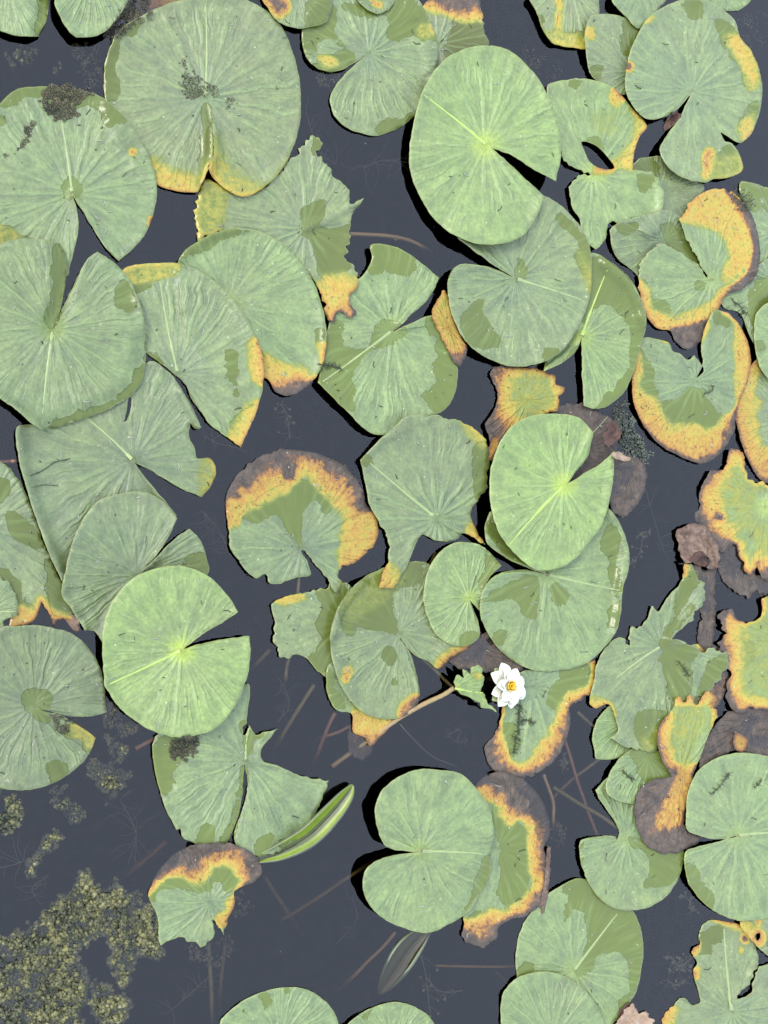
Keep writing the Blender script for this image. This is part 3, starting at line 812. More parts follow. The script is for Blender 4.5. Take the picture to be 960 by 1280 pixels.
pad('torn pad with an oval hole through its middle', '684,108 700,101 735,99 765,108 790,135 809,158 800,170 793,190 790,213! 815,216 829,240 828,262 820,285 808,290 798,280 790,275 778,284 768,276 760,280 757,298 745,312! 733,302 727,295 725,275 715,258 714,232 722,222 738,218! 720,210 703,196 690,150', (742,217), up=4, holes=['727,177 745,182 760,197 768,210 752,211 738,203 731,190'], fresh=0.45, rag=1.3, lift=[('829,240 826,265 812,288',12,5)],
    wet=['735,172 755,172 760,185 748,190 735,178', '712,100 730,100 726,110 712,108', '800,218 815,222 812,240 800,240'], dec=[('768,112 782,120 774,133 765,130',1.5,5), ('785,130 815,155 800,190 792,215 770,212 760,205 775,190 792,165',0.85,8), ('742,208 770,208 768,216 742,218',1.3,4), ('800,282 815,280 812,292 800,290',1.3,4), ('735,140 780,135 770,170 745,170',0.4,15)])
pad('large notched pad with browned lacy right margin', '848,1 818,15 800,38 786,72 782,110 791,132 808,148 825,148 845,138 863,119! 850,146 833,170 825,186 832,204 852,221 880,228 895,223 910,222 928,212 925,195 915,180 906,177! 901,165 915,174 928,178 943,160 953,120 950,90 938,62 926,48 918,25 895,5 870,-2', (864,114), up=5, dust=0.3, dull=0.1, rag=0.8,
    wet=['855,5 870,0 880,15 870,25 858,18', '893,25 915,30 930,55 940,80 945,100 935,112 925,85 905,55 897,40', '928,140 948,125 945,165 930,175 925,160', '890,195 915,180 930,210 900,225 880,225'],
    dec=[('905,45 925,45 940,70 948,105 938,112 930,90 915,65',1.15,9), ('926,150 945,140 940,175 926,172',1.1,8), ('880,190 892,188 890,218 882,222',2.3,6), ('892,195 930,190 930,225 888,225',0.5,8), ('783,78 792,80 790,90 783,88',2.4,3), ('800,18 825,20 815,30 800,28',0.9,5)], lift=[('845,138 863,119',8,3)])
pad('dim pad showing between the torn pad and the yellow-rimmed pad', '763,288 775,278 800,270 830,262 852,272 862,290 885,335 850,330 815,330 805,350 790,338 770,320', (830,300), bright=0.88, dull=0.1, wet=['825,280 850,285 875,330 850,318 832,305', '768,280 800,278 798,290 775,292'])
pad('notched pad with brilliant yellow margin and dark rotten edge', '798,352 803,325 818,308 833,306 855,318 872,332 884,346! 868,315 855,290 850,272! 862,254 880,240 902,236 925,248 940,268 950,310 945,345 925,362 908,368 900,385 885,402 878,425 862,436 845,428 838,414 822,410 808,395 800,372', (889,350), rag=1.2, fresh=0.25, dust=0.1,
    dec=[('845,270 862,250 885,238 905,240 925,258 935,285 940,315 928,340 908,352 900,340 912,320 905,300 890,285 870,285',1.25,7), ('905,236 925,250 955,280 955,360 920,370 905,366 932,342 940,315 934,285 920,258',3.1,4), ('796,350 812,362 815,380 838,395 850,395 870,385 890,380 890,405 860,412 840,412 820,415 795,395',1.3,8), ('838,412 865,405 885,400 882,440 835,440',3.0,4), ('894,372 910,362 900,392 888,400',1.6,5)], wet=['798,350 812,358 818,372 838,378 840,395 815,385 800,372', '868,350 882,348 882,365 868,368'], lift=[('850,272 868,315 884,346',8,4), ('940,270 950,310 940,350',12,-1.2), ('840,425 880,420',14,-1)])
pad('spotted pad with orange-gold decay at the right edge', '965,438 940,455 926,485 920,518 926,550 938,580 955,603 990,600 1000,500', (985,520), rag=1, core='965,450 948,470 945,500 950,530 958,560 1000,560 1000,450', cw=(8,30,20), dull=0.3, wet=['935,470 945,465 940,500 930,490'], dust=0.3)
pad('pad with thick orange horseshoe rim and green centre', '790,480 793,450 800,424 820,423 835,428 842,440 850,442 860,450 868,444! 880,462 870,474! 878,455 877,430 885,400 893,386! 912,393 928,412 938,440 935,475 922,505 917,540 905,560 890,575 876,579 850,570 825,556 805,532 793,505', (870,477), up=2, rag=1.0, dust=0.35, core='795,420 870,440 872,470 880,400 893,380 910,392 920,410 915,450 918,480 916,510 895,528 868,536 835,525 812,502 803,480 800,450', cw=(7,30,10),
    wet=['860,482 875,485 885,505 905,525 865,550 850,545 822,515 812,500 840,500', '895,388 915,392 910,405 895,402', '800,440 812,450 815,480 825,500 808,500 796,470'], dec=[('905,540 922,510 925,560 900,575',2.6,6), ('925,410 942,440 935,480 922,470 922,430',1.3,7), ('858,436 884,436 884,482 862,482',0.0,4)])
pad('light green pad rim with wavy margin at the right edge', '943,405 948,388 960,378 990,365 1000,470 965,476 950,458 944,430', (985,420), up=4, wet=['942,425 955,425 952,442 944,440'], fresh=0.4)
pad('yellow-veined pad with frayed orange border at the right edge', '915,560 928,566 935,590 955,605 985,600 1000,650 990,720 955,722 948,702 935,720 925,697 918,680 905,692 890,680 880,665 870,655 872,630 878,605 890,590 905,585', (955,634), rag=2.4, fresh=0.6, core=['922,575 930,600 955,618 1000,610 985,690 950,690 938,705 930,690 922,660 905,645 900,615 908,598'], cw=(12,17,7), dec=[('893,640 905,640 905,650 895,650',2.9,3), ('880,665 918,675 920,700 885,690',2.9,7), ('918,580 960,600 990,615 990,690 945,690 925,660 905,630',0.52,16), ('945,618 965,618 968,645 950,650',0.1,10)], lift=[('870,640 890,690 925,715',12,-1.5)])
pad('yellowed pad with orange frayed left border at the right edge', '900,768 915,764 928,778 950,772 952,748! 980,740 1010,800 1000,870 960,888 940,884 930,892 915,886 908,870 912,845 905,825 897,805 906,795 905,780', (985,800), rag=2.2, fresh=0.5, core='930,785 955,775 958,745 1010,745 1010,860 955,872 935,865 925,845 935,820 922,800', cw=(10,16,8), wet=['905,815 930,800 945,815 930,835 912,835'], dec=[('930,790 942,788 940,800 930,798',2.8,4), ('935,775 1000,760 1000,870 940,870 925,840',0.45,14)], crump=0.6)
# centre
pad('small yellow ragged pad remnant above the bright notched pad', '612,466 630,457 655,460 685,465 698,478 700,505 680,520 645,535 625,560 615,574 606,572! 612,550 607,530 618,512 622,490', (660,500), rag=2.6, fresh=0.7, core='640,478 665,470 688,478 690,505 660,525 645,510', cw=(12,18,10), dust=0.4, crump=1.0, dec=[('640,474 685,470 695,505 655,525 640,510',0.55,12), ('608,548 625,548 618,580 600,575',1.7,6), ('610,462 630,455 630,475 612,480',2.2,6)], lift=[('612,550 607,530 618,512',8,3)])
pad('slim pad with lifted edge and yellow rib beside the dark gap', '738,316 765,328 790,352 804,380 808,402 802,430 793,462 780,490 760,507 742,511 730,507! 728,470 727,422! 720,440 705,452 680,464! 684,440 700,400 715,360 725,330', (727,421), up=6, mid=(760,336), fresh=0.55, wet=['738,318 762,325 790,350 805,385 806,410 800,445 788,480 765,508 742,512 765,490 780,465 790,440 785,410 770,390 750,382 735,390 728,420 725,400 735,360', '680,465 705,452 726,425 715,445'], lift=[('758,330 790,358 806,400',15,9), ('727,422 705,452 680,464',10,6)])
pad('crisp curled yellow leaf piece wedged between two pads', '555,362! 563,378 566,396 579,424 584,440 576,458! 566,452 556,426 544,407 540,388', (560,410), rag=1.6, crump=1.5, dec=[('530,350 600,350 600,470 530,470',1.25,5), ('562,440 590,435 580,465 560,460',2.4,6), ('548,350 565,365 566,392 553,392',0.8,5)], lift=[('555,362 566,396 584,440',12,5)], fresh=0.6, gap=2.2, petiole=False)
pad('large grey-green pad with wet patch under the pointed pad', '560,355 563,340 575,331 598,331 622,338 644,348! 620,333 595,315 572,297! 600,270 640,250 680,245 710,265 735,300 740,340 735,380 722,410 700,440 670,455 640,458 610,448 585,430 570,405 562,380', (645,348), mid=(728,375), up=6, dull=0.12, dust=0.15,
    wet=['700,262 735,300 742,340 728,345 722,325 725,308 708,290 695,275', '598,375 605,372 602,392 612,405 624,425 622,432 605,438 588,430 575,410 576,392', '640,342 650,325 658,340 655,350', '680,435 700,440 690,450 680,447'], dec=[('720,310 742,330 738,370 728,362',0.5,8)], lift=[('560,355 575,331 610,333',9,5), ('572,297 644,346',9,4)])
pad('bright smooth pointed pad with a pale star at its heart', '600,57 575,63 550,80 533,104 527,116! 518,150 512,185 513,215 521,238 540,270 565,292 595,304 630,304 655,293 672,268 680,244! 660,226 640,207 613,184! 640,194 670,213 695,226! 701,195 700,165 690,130 670,95 640,65 618,57', (608,181), mid=(529,118), up=10, fresh=0.7, dust=0.06, lift=[('680,244 655,293 610,304',9,2), ('527,116 512,190',9,2), ('640,194 695,226',8,3)])
# middle
pad('small torn pad with crinkled brown edge left of the olive pad', '340,756 352,748 372,742 400,738 425,728 440,735 437,790 412,845 398,840 383,822 368,818 353,823 342,800 343,775', (432,780), rag=2.0, dull=0.15, wet=['398,740 432,728 440,790 412,848 385,825 402,800 395,780 405,760'], dec=[('340,750 372,742 385,748 355,758',1.0,5)])
pad('round pad burnt orange and purple around its upper half', '283,620 300,590 330,568 365,562 400,568 430,582 450,605 458,630 470,645 472,670 460,690 440,705 425,710 425,735 420,741! 405,720 395,705 384,690 376,687! 385,705 388,718 370,722 350,730 338,730 332,718 320,723 305,710 292,690 286,660', (375,685), bright=0.93, rag=1.4, core='280,760 283,665 300,640 325,632 350,610 380,598 405,612 420,632 428,655 428,690 422,760', cw=(9,17,8), wet=['283,660 300,640 330,622 370,600 405,612 418,635 405,640 395,625 380,640 378,665 380,680 375,690 365,670 345,645 325,650 300,650'],
    dec=[('450,640 480,640 480,690 440,712 428,700 440,670',1.3,8), ('286,625 300,640 295,660 283,655',1.3,5), ('350,575 368,575 368,598 358,598',3.1,4), ('440,590 462,612 460,640 448,640',3.1,5)], lift=[('283,610 320,568 380,556 440,585',14,-1.6)], dust=0.2)
pad('yellow tipped pad sliver poking out under the oval olive pad', '412,830 408,855 412,875 422,888 440,892 442,915 455,922 463,933 475,922 488,908 505,895 522,880 500,850 450,840', (460,850), rag=1.8, wet=['405,830 425,860 430,885 410,880'], dec=[('440,885 480,895 530,870 530,900 470,945 440,925',1.3,8), ('455,912 475,918 465,940 450,930',1.9,6)])
pad('olive and green oval pad with tan blister spots', '413,797 420,765 435,740 458,720 480,710 510,702 535,705 560,730 580,790 588,808 565,822 548,836 535,827 520,820 508,808 499,796! 512,815 521,845 524,875 515,890 500,897 480,899 455,891 435,872 420,842', (500,790), bright=0.94, dull=0.25, fresh=0.1, dust=0.3, rag=0.8,
    wet=['425,755 445,730 465,715 500,700 530,700 525,730 495,742 490,770 500,795 495,800 480,790 470,787 448,784 440,792 428,790', '483,808 495,810 500,825 492,835 483,825', '488,848 500,842 500,852 490,856'], dec=[('430,836 440,834 438,848 432,862 428,850',1.7,5), ('500,882 512,868 528,872 525,900 498,895',2.4,7), ('545,825 590,800 595,820 555,840',1.6,7), ('425,755 470,712 505,702 500,735 440,780',0.45,10)], lift=[('413,797 425,760 450,728',13,12), ('420,842 413,800',10,4)])
pad('shield-shaped torn pad with a curled tip and trailing tongue', '450,575! 480,545 510,521 532,518 560,522 590,533 606,550 611,580 608,610 598,625! 588,640 592,655 607,681! 580,666 570,675 545,676 528,668 518,685 508,710 492,733! 474,735! 480,710 486,690 478,660 462,630 457,605', (546,648), bright=0.93, rag=1.5, up=2, dull=0.15, dust=0.12, mid=(462,578), wet=['590,560 612,555 612,612 598,622 592,590', '450,575 462,568 466,580 455,585'], dec=[('474,705 500,712 492,740 470,740',1.1,9), ('575,522 610,545 610,560 590,555',0.7,10), ('590,650 610,680 600,680 580,664',0.8,4)], lift=[('545,648 580,662 607,681',8,6), ('450,575 510,521',10,3)])
pad('small glossy oval pad overlapping the olive pad', '530,755 531,728 540,703 556,685 578,677 604,684 627,707! 612,722 603,745 600,764! 587,750! 598,778 598,798 580,808 560,804 543,790', (586,747), up=2, fresh=0.5, dust=0.1, wet=['576,796 595,790 600,800 580,810', '603,690 627,707 605,745 598,725 608,705'], lift=[('627,707 603,745',12,5)], mid=(562,698))
pad('pad behind the white flower with orange fringe and dark sprig', '636,850 660,838 700,836 742,824 744,838 740,860 725,875 712,884 713,905 706,930 694,950 664,970 638,972 616,962 606,934 620,918 628,890', (665,858), rag=1.8, dust=0.2, core='630,830 735,826 738,852 715,872 695,884 692,905 684,925 668,945 650,950 632,938 628,920 630,890', cw=(6,9,7), wet=['685,870 690,855 705,850 698,838 745,822 745,860 712,880 695,890 685,880', '628,905 645,905 650,930 640,945 625,930'], lift=[('690,890 712,905 690,945 640,966',12,-1.2)])
pad('small bright pad corner with straight lower edge over dark water', '741,918 750,895 768,880 800,890 805,930 786,943 765,949 745,949!', (790,900), fresh=0.45)
# lower right
pad('pad with a large wet sweep across its right half', '645,1210 645,1190 652,1160 672,1130 700,1108 725,1098 750,1108 775,1122 795,1145 804,1175 803,1205 795,1240 780,1262 765,1280 720,1300 680,1270 650,1230', (718,1213), mid=(772,1142), fresh=0.3, dust=0.1, wet=['698,1112 712,1100 728,1097 752,1106 780,1122 806,1165 805,1205 795,1245 778,1270 772,1255 785,1235 788,1210 780,1195 765,1190 745,1195 742,1210 725,1220 720,1210 732,1185 735,1160 733,1140 718,1135 708,1150 703,1140 712,1120', '645,1225 655,1200 665,1200 668,1215 650,1235'])
pad('plain pad overlapping the half-wet one at the bottom', '626,1262 630,1240 648,1222 675,1215 700,1218 725,1232 745,1255 757,1285 740,1320 690,1330 650,1310 630,1290', (690,1300), fresh=0.2, dust=0.1, up=1.5)
pad('pad with long neck-like lobe and a small dark notch', '724,1058! 727,1050 745,1046 769,1045 770,1054! 774,1041 765,1022 752,1003 744,988! 765,970 790,985 830,1020 856,1068! 850,1092 838,1115 815,1132 785,1138 758,1130 738,1107 727,1080', (782,1050), fresh=0.25, dust=0.12, wet=['785,1045 800,1050 830,1050 858,1068 848,1095 825,1112 805,1110 812,1090 810,1075 800,1060 788,1058', '722,1060 730,1055 728,1078'], up=1)
pad('half-shaded pad with a rounded lip above the necked pad', '757,985 763,965 778,945 792,936 815,936 840,950 850,975 833,988 800,1004 775,1002 762,995', (810,945), fresh=0.25, wet=['785,940 830,940 850,975 820,985 800,975 795,955'], lift=[('833,988 800,1004 775,1002 760,992',9,2)])
pad('ripped pad with upright folded lobe and ragged tears', '858,704 868,712 880,740 874,762 858,780 838,800! 850,799 862,806 872,812 890,812 908,818 905,838 893,858 880,870 850,880 840,905 830,930 818,937 795,938 775,930 762,922! 772,915 768,895 760,880 745,885 737,878 742,850 748,825 765,802 775,797 785,803! 783,790 798,782 808,775 815,757 822,765 838,742 852,728', (826,808), bright=0.93, mid=(770,848), rag=2.3, dull=0.12, dust=0.2,
    wet=['826,806 838,795 858,778 868,752 850,775 860,745 872,735 865,712 852,728 842,745 838,770 828,795', '826,808 850,803 872,812 862,830 865,855 850,880 835,872 830,845', '880,835 910,820 905,845 880,872 870,860', '800,890 835,890 838,905 825,935 800,938 790,915'], dec=[('852,700 862,708 858,722 850,722',1.2,4), ('740,870 765,880 768,900 740,890',0.9,6), ('800,920 830,905 820,940 800,940',0.5,8)], lift=[('858,704 878,740 860,778 838,799',16,8), ('762,922 790,936',8,3)])
pad('wilting yellow pad with crispy edge and brown sunken lobe', '848,872 856,878 862,869 870,880 878,872 885,866 897,874 890,882 898,890 886,918 872,955 866,970! 869,985 860,1005 857,1035 878,1048! 858,1062 840,1067 815,1062 800,1045 793,1020 796,992 815,975 840,971! 828,950 822,925 826,905 838,890', (852,965), rag=1.3, fresh=0.6, dust=0.2,
    dec=[('780,968 900,968 900,1080 780,1080',3.0,4), ('845,968 870,968 864,1000 857,1035 848,1030 835,1035 818,1035 830,1000 840,985',1.7,6), ('815,890 842,895 835,925 842,950 838,972 815,940',1.9,5), ('840,865 902,865 902,885 890,905 885,885 850,885',1.3,5), ('842,886 888,886 875,930 860,960 845,955',0.5,10)], lift=[('822,925 828,950',12,4), ('797,1000 810,1060',14,-2), ('886,918 868,965',10,3)], crump=0.8)
pad('little dry orange leaf chip on the dead pad', '919,914! 924,917 937,924! 934,932 928,942! 919,936 917,926', (927,928), dec=[('900,900 950,900 950,950 900,950',1.75,3)], rag=0.8, gap=3, petiole=False, fresh=0.5, crump=1, name='leaf_chip', cat='leaf chip')
pad('torn pad with tan edges and a gash at lower right corner', '888,1150 905,1152 925,1156 945,1175 946,1200! 942,1215 935,1230 918,1252! 940,1240 948,1212 975,1205 1000,1240 980,1300 900,1330 830,1300 826,1278 838,1262 855,1247 866,1256 875,1252 870,1230 867,1212 872,1205 866,1190 874,1178 875,1162', (915,1265), rag=1.6, fresh=0.1, dull=0.3, dust=0.35, wet=['880,1160 902,1158 902,1175 885,1178 890,1192 875,1195 872,1170'], dec=[('865,1180 875,1178 873,1192 866,1195',1.6,4), ('865,1212 875,1210 873,1225 866,1222',1.5,4), ('885,1146 925,1152 940,1170 925,1165 900,1156',1.1,5), ('925,1182 930,1185 928,1194 924,1192',1.4,3), ('820,1270 840,1258 850,1262 835,1300',1.2,7), ('928,1168 936,1172 933,1180 927,1178',3,3)], lift=[('942,1215 918,1252',10,4)], mid=(905,1160))
pad('pad corner with two brown eaten holes at the right edge', '925,1153 945,1143 975,1136 1000,1170 990,1215 962,1196 942,1178', (985,1160), dull=0.5, holes=['945,1168 950,1166 951,1172 947,1176 944,1173'], dec=[('940,1160 955,1162 955,1180 942,1178',1.5,5), ('944,1146 952,1146 950,1158 944,1154',2.0,4), ('922,1150 940,1150 945,1180 935,1170',1.0,5)], wet=['955,1168 990,1168 990,1195 960,1185'])
pad('broad round pad with a narrow left notch over the brown lobe', '858,1015 860,990 872,965 895,948 925,941 960,945 1000,960 1020,1000 1020,1045 1030,1100 1000,1140 960,1148 925,1151 895,1140 870,1118 858,1095 857,1066 872,1058! 895,1053 922,1045! 895,1049 872,1044 859,1037', (922,1044), mid=(1010,1037), up=2, fresh=0.25, dust=0.12, wet=['856,1075 870,1085 875,1100 890,1120 888,1138 868,1118 856,1095'])
# flower side, lower middle
pad('large grey-green pad half beneath the bright notched pad', '602,775 600,755 605,735 622,718 650,712 681,717! 655,708 630,695 610,680 606,660 612,640! 680,620 740,620 765,640 780,665 787,695 785,715 778,738 777,760 770,790 755,810 735,828 700,838 670,838 640,825 615,800 602,775', (683,717), mid=(776,738), up=2, fresh=0.3, dust=0.1, wet=['602,750 625,735 650,720 675,718 672,745 672,778 655,768 650,755 640,748 620,750', '690,730 705,735 712,750 700,758 690,748', '752,668 762,650 775,665 772,720 778,735 765,732 758,700', '762,765 775,755 772,785 762,785', '606,660 612,640 640,680 670,712 640,705', '618,790 632,790 632,805 622,805'], lift=[('765,640 785,690 778,738',16,8), ('778,745 770,790',14,6), ('606,660 630,695 680,717',10,4)])
pad('glossy bright pad with narrow black notch above the flower', '690,517 655,523 630,545 615,580 612,615 618,650 633,680 665,710 682,713 710,705 735,680 755,650 765,610 768,564! 750,580 725,595 707,607! 720,590 735,570 742,541! 725,523', (705,607), mid=(637,681), up=12, fresh=0.85, dust=0.05, lift=[('742,541 707,607',9,3), ('665,712 710,705',8,2), ('768,564 755,640',9,2)])
pad('half-rotten pad with orange margin sinking into dark brown', '590,1000 600,975 625,965 655,975 680,1005 688,1040 680,1060 684,1075 683,1100 675,1130 662,1142 640,1150 625,1158 620,1172 605,1184 588,1180 578,1170 580,1150 575,1120 570,1060', (622,1060), rag=1.2, fresh=0.1, core='560,990 612,1003 622,1020 632,1035 648,1028 662,1042 668,1075 660,1110 645,1130 628,1138 612,1140 602,1150 588,1152 570,1140', cw=(8,10,7), wet=['615,1000 640,1020 665,1045 670,1080 660,1115 640,1135 625,1120 628,1095 622,1060 615,1030', '585,1150 600,1140 605,1150 590,1160'],
    lift=[('600,972 630,962 672,990 690,1040',30,-5), ('684,1075 683,1100 675,1130',8,4)], up=0, dust=0.1)
pad('large two-lobed pad lifted off the water with straight pale rib', '545,962 575,967 595,985 612,1010 617,1040 613,1066 613,1090 602,1115 585,1140 562,1155 535,1166 505,1160 475,1145 457,1122 453,1100 462,1082 485,1071 526,1065! 500,1063 482,1057 472,1035 469,1010 478,988 500,970 525,962', (526,1064), mid=(611,1068), up=13, fresh=0.3, dust=0.08, tilt=(-0.035,0), wet=['614,1068 614,1092 603,1117 585,1140 578,1140 588,1118 598,1095 606,1072'], lift=[('611,1070 602,1112 570,1150',18,-8), ('469,1010 482,1057 526,1064',12,4), ('526,1066 462,1082 455,1110',12,4)])  # rim polygon paints shade on the down-curled right margin
pad('pad cut by the bottom edge with an olive wet spot', '275,1282 290,1262 315,1245 350,1235 380,1236 405,1250 420,1270 424,1300 380,1340 300,1330', (350,1300), wet=['326,1245 338,1240 340,1255 332,1262 325,1255', '355,1236 363,1236 362,1242 355,1241'], fresh=0.15, dust=0.2)
pad('small pad rising at the bottom edge, plain and pale', '430,1287 450,1268 475,1256 500,1253 525,1262 543,1280 548,1310 480,1330 430,1310', (490,1310), fresh=0.35, wet=['445,1270 468,1258 465,1270 455,1278'], dust=0.1)
pad('tiny torn bright green leaf on a brown stalk by the flower', '567,853! 572,843 580,848! 578,836 588,842! 590,834 602,833 606,848 603,862 612,878 621,890! 606,886 596,876 586,872 574,866', (568,860), up=16, fresh=0.9, rag=1.4, dust=0.2, crump=1.2, tilt=(0.06,-0.05), mid=(604,866), petiole=False, dec=[('590,840 603,842 600,852 592,850',0.8,4)])
pad('tan curled dead leaf standing out of the water like a hood', '846,672 852,660 866,654 880,657 892,670 899,688 901,706 893,713 884,710 888,700 879,694 868,702 857,703 850,690', (870,680), mat='dry', under='dry_dark', rag=1.8, crump=2.2, wave=0.5, up=0.5, petiole=False, lift=[('858,662 878,664 892,680 899,704',9,8), ('855,676 872,676 884,690',5,3.5), ('884,708 899,706',6,4)], name='dead_leaf', cat='dead leaf')
pad('small dark red-brown leaf curl beside the mossy stick', '755,552! 754,543 760,538! 759,530 768,527 775,533 777,545 770,553 762,560', (765,543), mat='dry_dark', under='dry_dark', rag=1.4, crump=1.8, wave=0.4, up=0.5, petiole=False, lift=[('768,527 777,545 762,560',6,5)], name='dead_leaf', cat='dead leaf')

# ------------------------------------------------------------------ stems
def stem(name, label, pts, r, mat, group=None, parent=None, cat='stem', wob=1.0):
    """pts: pixel x, pixel y, height mm"""
    pts = list(pts)
    if pts[-1][2] < -5 and parent is None:
        e = np.array(pts[-1], float) * 2 - np.array(pts[-2], float)
        pts.append((e[0], e[1], pts[-1][2] - 60))
    q = spline(pts, 7)
    s = len(ALL_STEMS)
    q[:, 0] += vnoise(q[:, 0], q[:, 1], 500 + s, 25) * wob
    W3 = P(q[:, 0], q[:, 1], q[:, 2])
    rad = r * (0.92 + 0.16 * np.random.RandomState(s).rand(len(q))) * 0.001
    org = np.array(P1(pts[0][0], pts[0][1], pts[0][2])) if parent is None else np.array(parent.location)
    v, f = tube(W3.tolist(), rad.tolist(), 8)
    o = link_mesh(name, np.array(v) - org, f, M[mat], parent)
    if parent is None:
        o.location = org
        tag(o, label, cat, group)
    ALL_STEMS.append(o)
    return o


ALL_STEMS = []
SG = 'stems under the water'
stem('submerged_stem', 'long reddish stem crossing an olive one under water', [(703, 915, -6), (714, 950, -8), (730, 1000, -12), (741, 1030, -15), (748, 1047, -18)], 2.2, 'stem_red', SG)
stem('submerged_stem', 'short olive stem hooked like a cane below the flower pad', [(680, 968, -5), (686, 985, -7), (692, 1005, -9), (692, 1028, -14)], 2.3, 'stem_tan', SG)
stem('submerged_stem', 'olive stem slanting down to the necked pad', [(692, 984, -14), (725, 1005, -12), (752, 1020, -9), (774, 1036, -4)], 2.7, 'stem_olive', SG)
stem('submerged_stem', 'faint olive stem rising toward the bright pad corner', [(690, 998, -26), (715, 975, -20), (740, 956, -14), (755, 945, -10)], 2.3, 'stem_olive', SG)
stem('submerged_stem', 'brown stem slipping out under the orange-fringed pad', [(722, 890, -8), (735, 902, -10), (748, 914, -12)], 2.2, 'stem_olive', SG)
stem('submerged_stem', 'thick red stem stub beside the yellow tipped pad', [(419, 891, -6), (412, 905, -9), (404, 925, -16), (396, 945, -30)], 2.5, 'stem_red', SG)
stem('submerged_stem', 'thin red side stem joining the red stub', [(440, 906, -6), (425, 914, -8), (408, 920, -11)], 1.9, 'stem_red', SG)
stem('submerged_stem', 'olive stem running from the olive pad toward the flower', [(522, 818, -4), (540, 834, -6), (556, 850, -8), (570, 862, -10)], 2.2, 'stem_olive', SG)
stem('submerged_stem', 'pale tan stem curving out from the tattered pad', [(430, 292, -6), (455, 293, -6), (485, 295, -7), (510, 300, -11), (528, 309, -18)], 2.6, 'stem_tan', SG)
stem('submerged_stem', 'upright olive stem below the small orange-rimmed pad', [(260, 1178, -8), (262, 1210, -11), (264, 1240, -16), (265, 1268, -26)], 2.5, 'stem_olive', SG)
stem('submerged_stem', 'dim stem next to the upright olive one', [(282, 1180, -26), (279, 1205, -28), (276, 1240, -34)], 2.4, 'stem_olive', SG)
stem('submerged_stem', 'fuzzy olive stem in the dark water left of the yellow tip', [(392, 856, -10), (376, 882, -15), (360, 908, -20), (350, 925, -28)], 2.8, 'stem_olive', SG)
stem('submerged_stem', 'short olive stem below the small crinkled pad', [(362, 820, -9), (358, 835, -12), (356, 850, -18)], 2.4, 'stem_olive', SG)
stem('submerged_stem', 'faint stem at the left of the crinkled pad', [(338, 812, -20), (328, 822, -22), (318, 832, -26)], 2.6, 'stem_olive', SG)
stem('submerged_stem', 'red stem sliding under the pad split by a notch', [(170, 936, -12), (185, 928, -9), (202, 921, -6)], 2.6, 'stem_red', SG)
stem('submerged_stem', 'pale level stem beneath the half-rotten pad', [(545, 1207, -24), (590, 1208, -22), (640, 1208, -24), (690, 1204, -32)], 1.7, 'stem_tan', SG)
stem('submerged_stem', 'dim long stem rising to the lifted two-lobed pad', [(352, 1150, -38), (385, 1130, -33), (420, 1107, -28), (448, 1088, -24)], 2.4, 'stem_olive', SG)
stem('submerged_stem', 'dim stem crossing below the rolled young leaf', [(330, 1095, -34), (345, 1118, -34), (362, 1143, -38)], 2.4, 'stem_olive', SG)
stem('submerged_stem', 'dim brown stem slanting through open water by the scum', [(208, 1052, -36), (190, 1068, -38), (165, 1088, -44)], 3.2, 'stem_red', SG)
stem('submerged_stem', 'short stem stub under the burnt round pad', [(374, 716, -3), (373, 730, -5), (372, 745, -9)], 2.0, 'stem_olive', SG)
stem('submerged_stem', 'dim stem under the half-wet pad', [(890 - 270, 1290 - 75, -34), (640, 1235, -36), (660, 1262, -42)], 2.0, 'stem_olive', SG)
stem('submerged_stem', 'rusty stem end at the far left gap', [(-6, 577, -5), (8, 577, -5), (22, 576, -6)], 2.2, 'stem_red', SG)
stem('submerged_stem', 'bent brown stem in the dark water near the torn shield pad', [(545, 690, -14), (538, 705, -20), (528, 715, -30)], 2.0, 'stem_olive', SG)

# stalk of the tiny torn leaf by the flower
small = [o for o in COL.objects if o.get('label', '').startswith('tiny torn bright green')][0]
stem('petiole', None, [(415, 958, -14), (440, 940, -7), (462, 925, -2), (495, 900, 3), (530, 880, 6), (555, 868, 9), (568, 860, 10)], 3.0, 'stem_tan', parent=small)

# ------------------------------------------------------------------ white water lily flower
def petal_mesh(L, Wd, elev, cup, nx=7, ny=9, flare=0.0):
    V, Fc = [], []
    for i in range(ny + 1):
        t = i / ny
        wd = Wd * (math.sqrt(max(0.02, 1 - ((t - 0.58) / 0.62) ** 2)) if t < 0.58 else max(0.06, 1 - ((t - 0.58) / 0.43) ** 2.4))
        e = elev * (1 - 0.45 * t) + flare * t
        for j in range(nx + 1):
            s = j / nx * 2 - 1
            r = L * t
            V.append((s * wd * 0.5, r * math.cos(e) + L * 0.05, r * math.sin(e) + cup * wd * s * s * 0.5 + 0.02 * L * math.sin(t * 3.1)))
    for i in range(ny):
        for j in range(nx):
            a = i * (nx + 1) + j
            Fc.append((a, a + 1, a + nx + 2, a + nx + 1))
    me = bpy.data.meshes.new('petal')
    me.from_pydata(V, [], Fc)
    me.polygons.foreach_set('use_smooth', np.ones(len(me.polygons), bool))
    return me


FL = empty('water_lily_flower', P1(629, 858, 4))
tag(FL, 'open white water lily flower with a yellow heart', 'flower')
FL.rotation_euler = (math.radians(-4), math.radians(10), 0)
fr_ = random.Random(5)


def petal(name, me, az, mat, z=0.0, sc_=1.0, tilt=0.0):
    o = bpy.data.objects.new(name, me)
    if not me.materials:
        me.materials.append(mat)
    COL.objects.link(o)
    o.parent = FL
    o.rotation_euler = (tilt, fr_.uniform(-0.12, 0.12), az)
    o.location = (0, 0, z)
    o.scale = (sc_, sc_, sc_)
    if not o.modifiers:
        so2 = o.modifiers.new('thickness', 'SOLIDIFY'); so2.thickness = 0.0006; so2.offset = 0
    return o


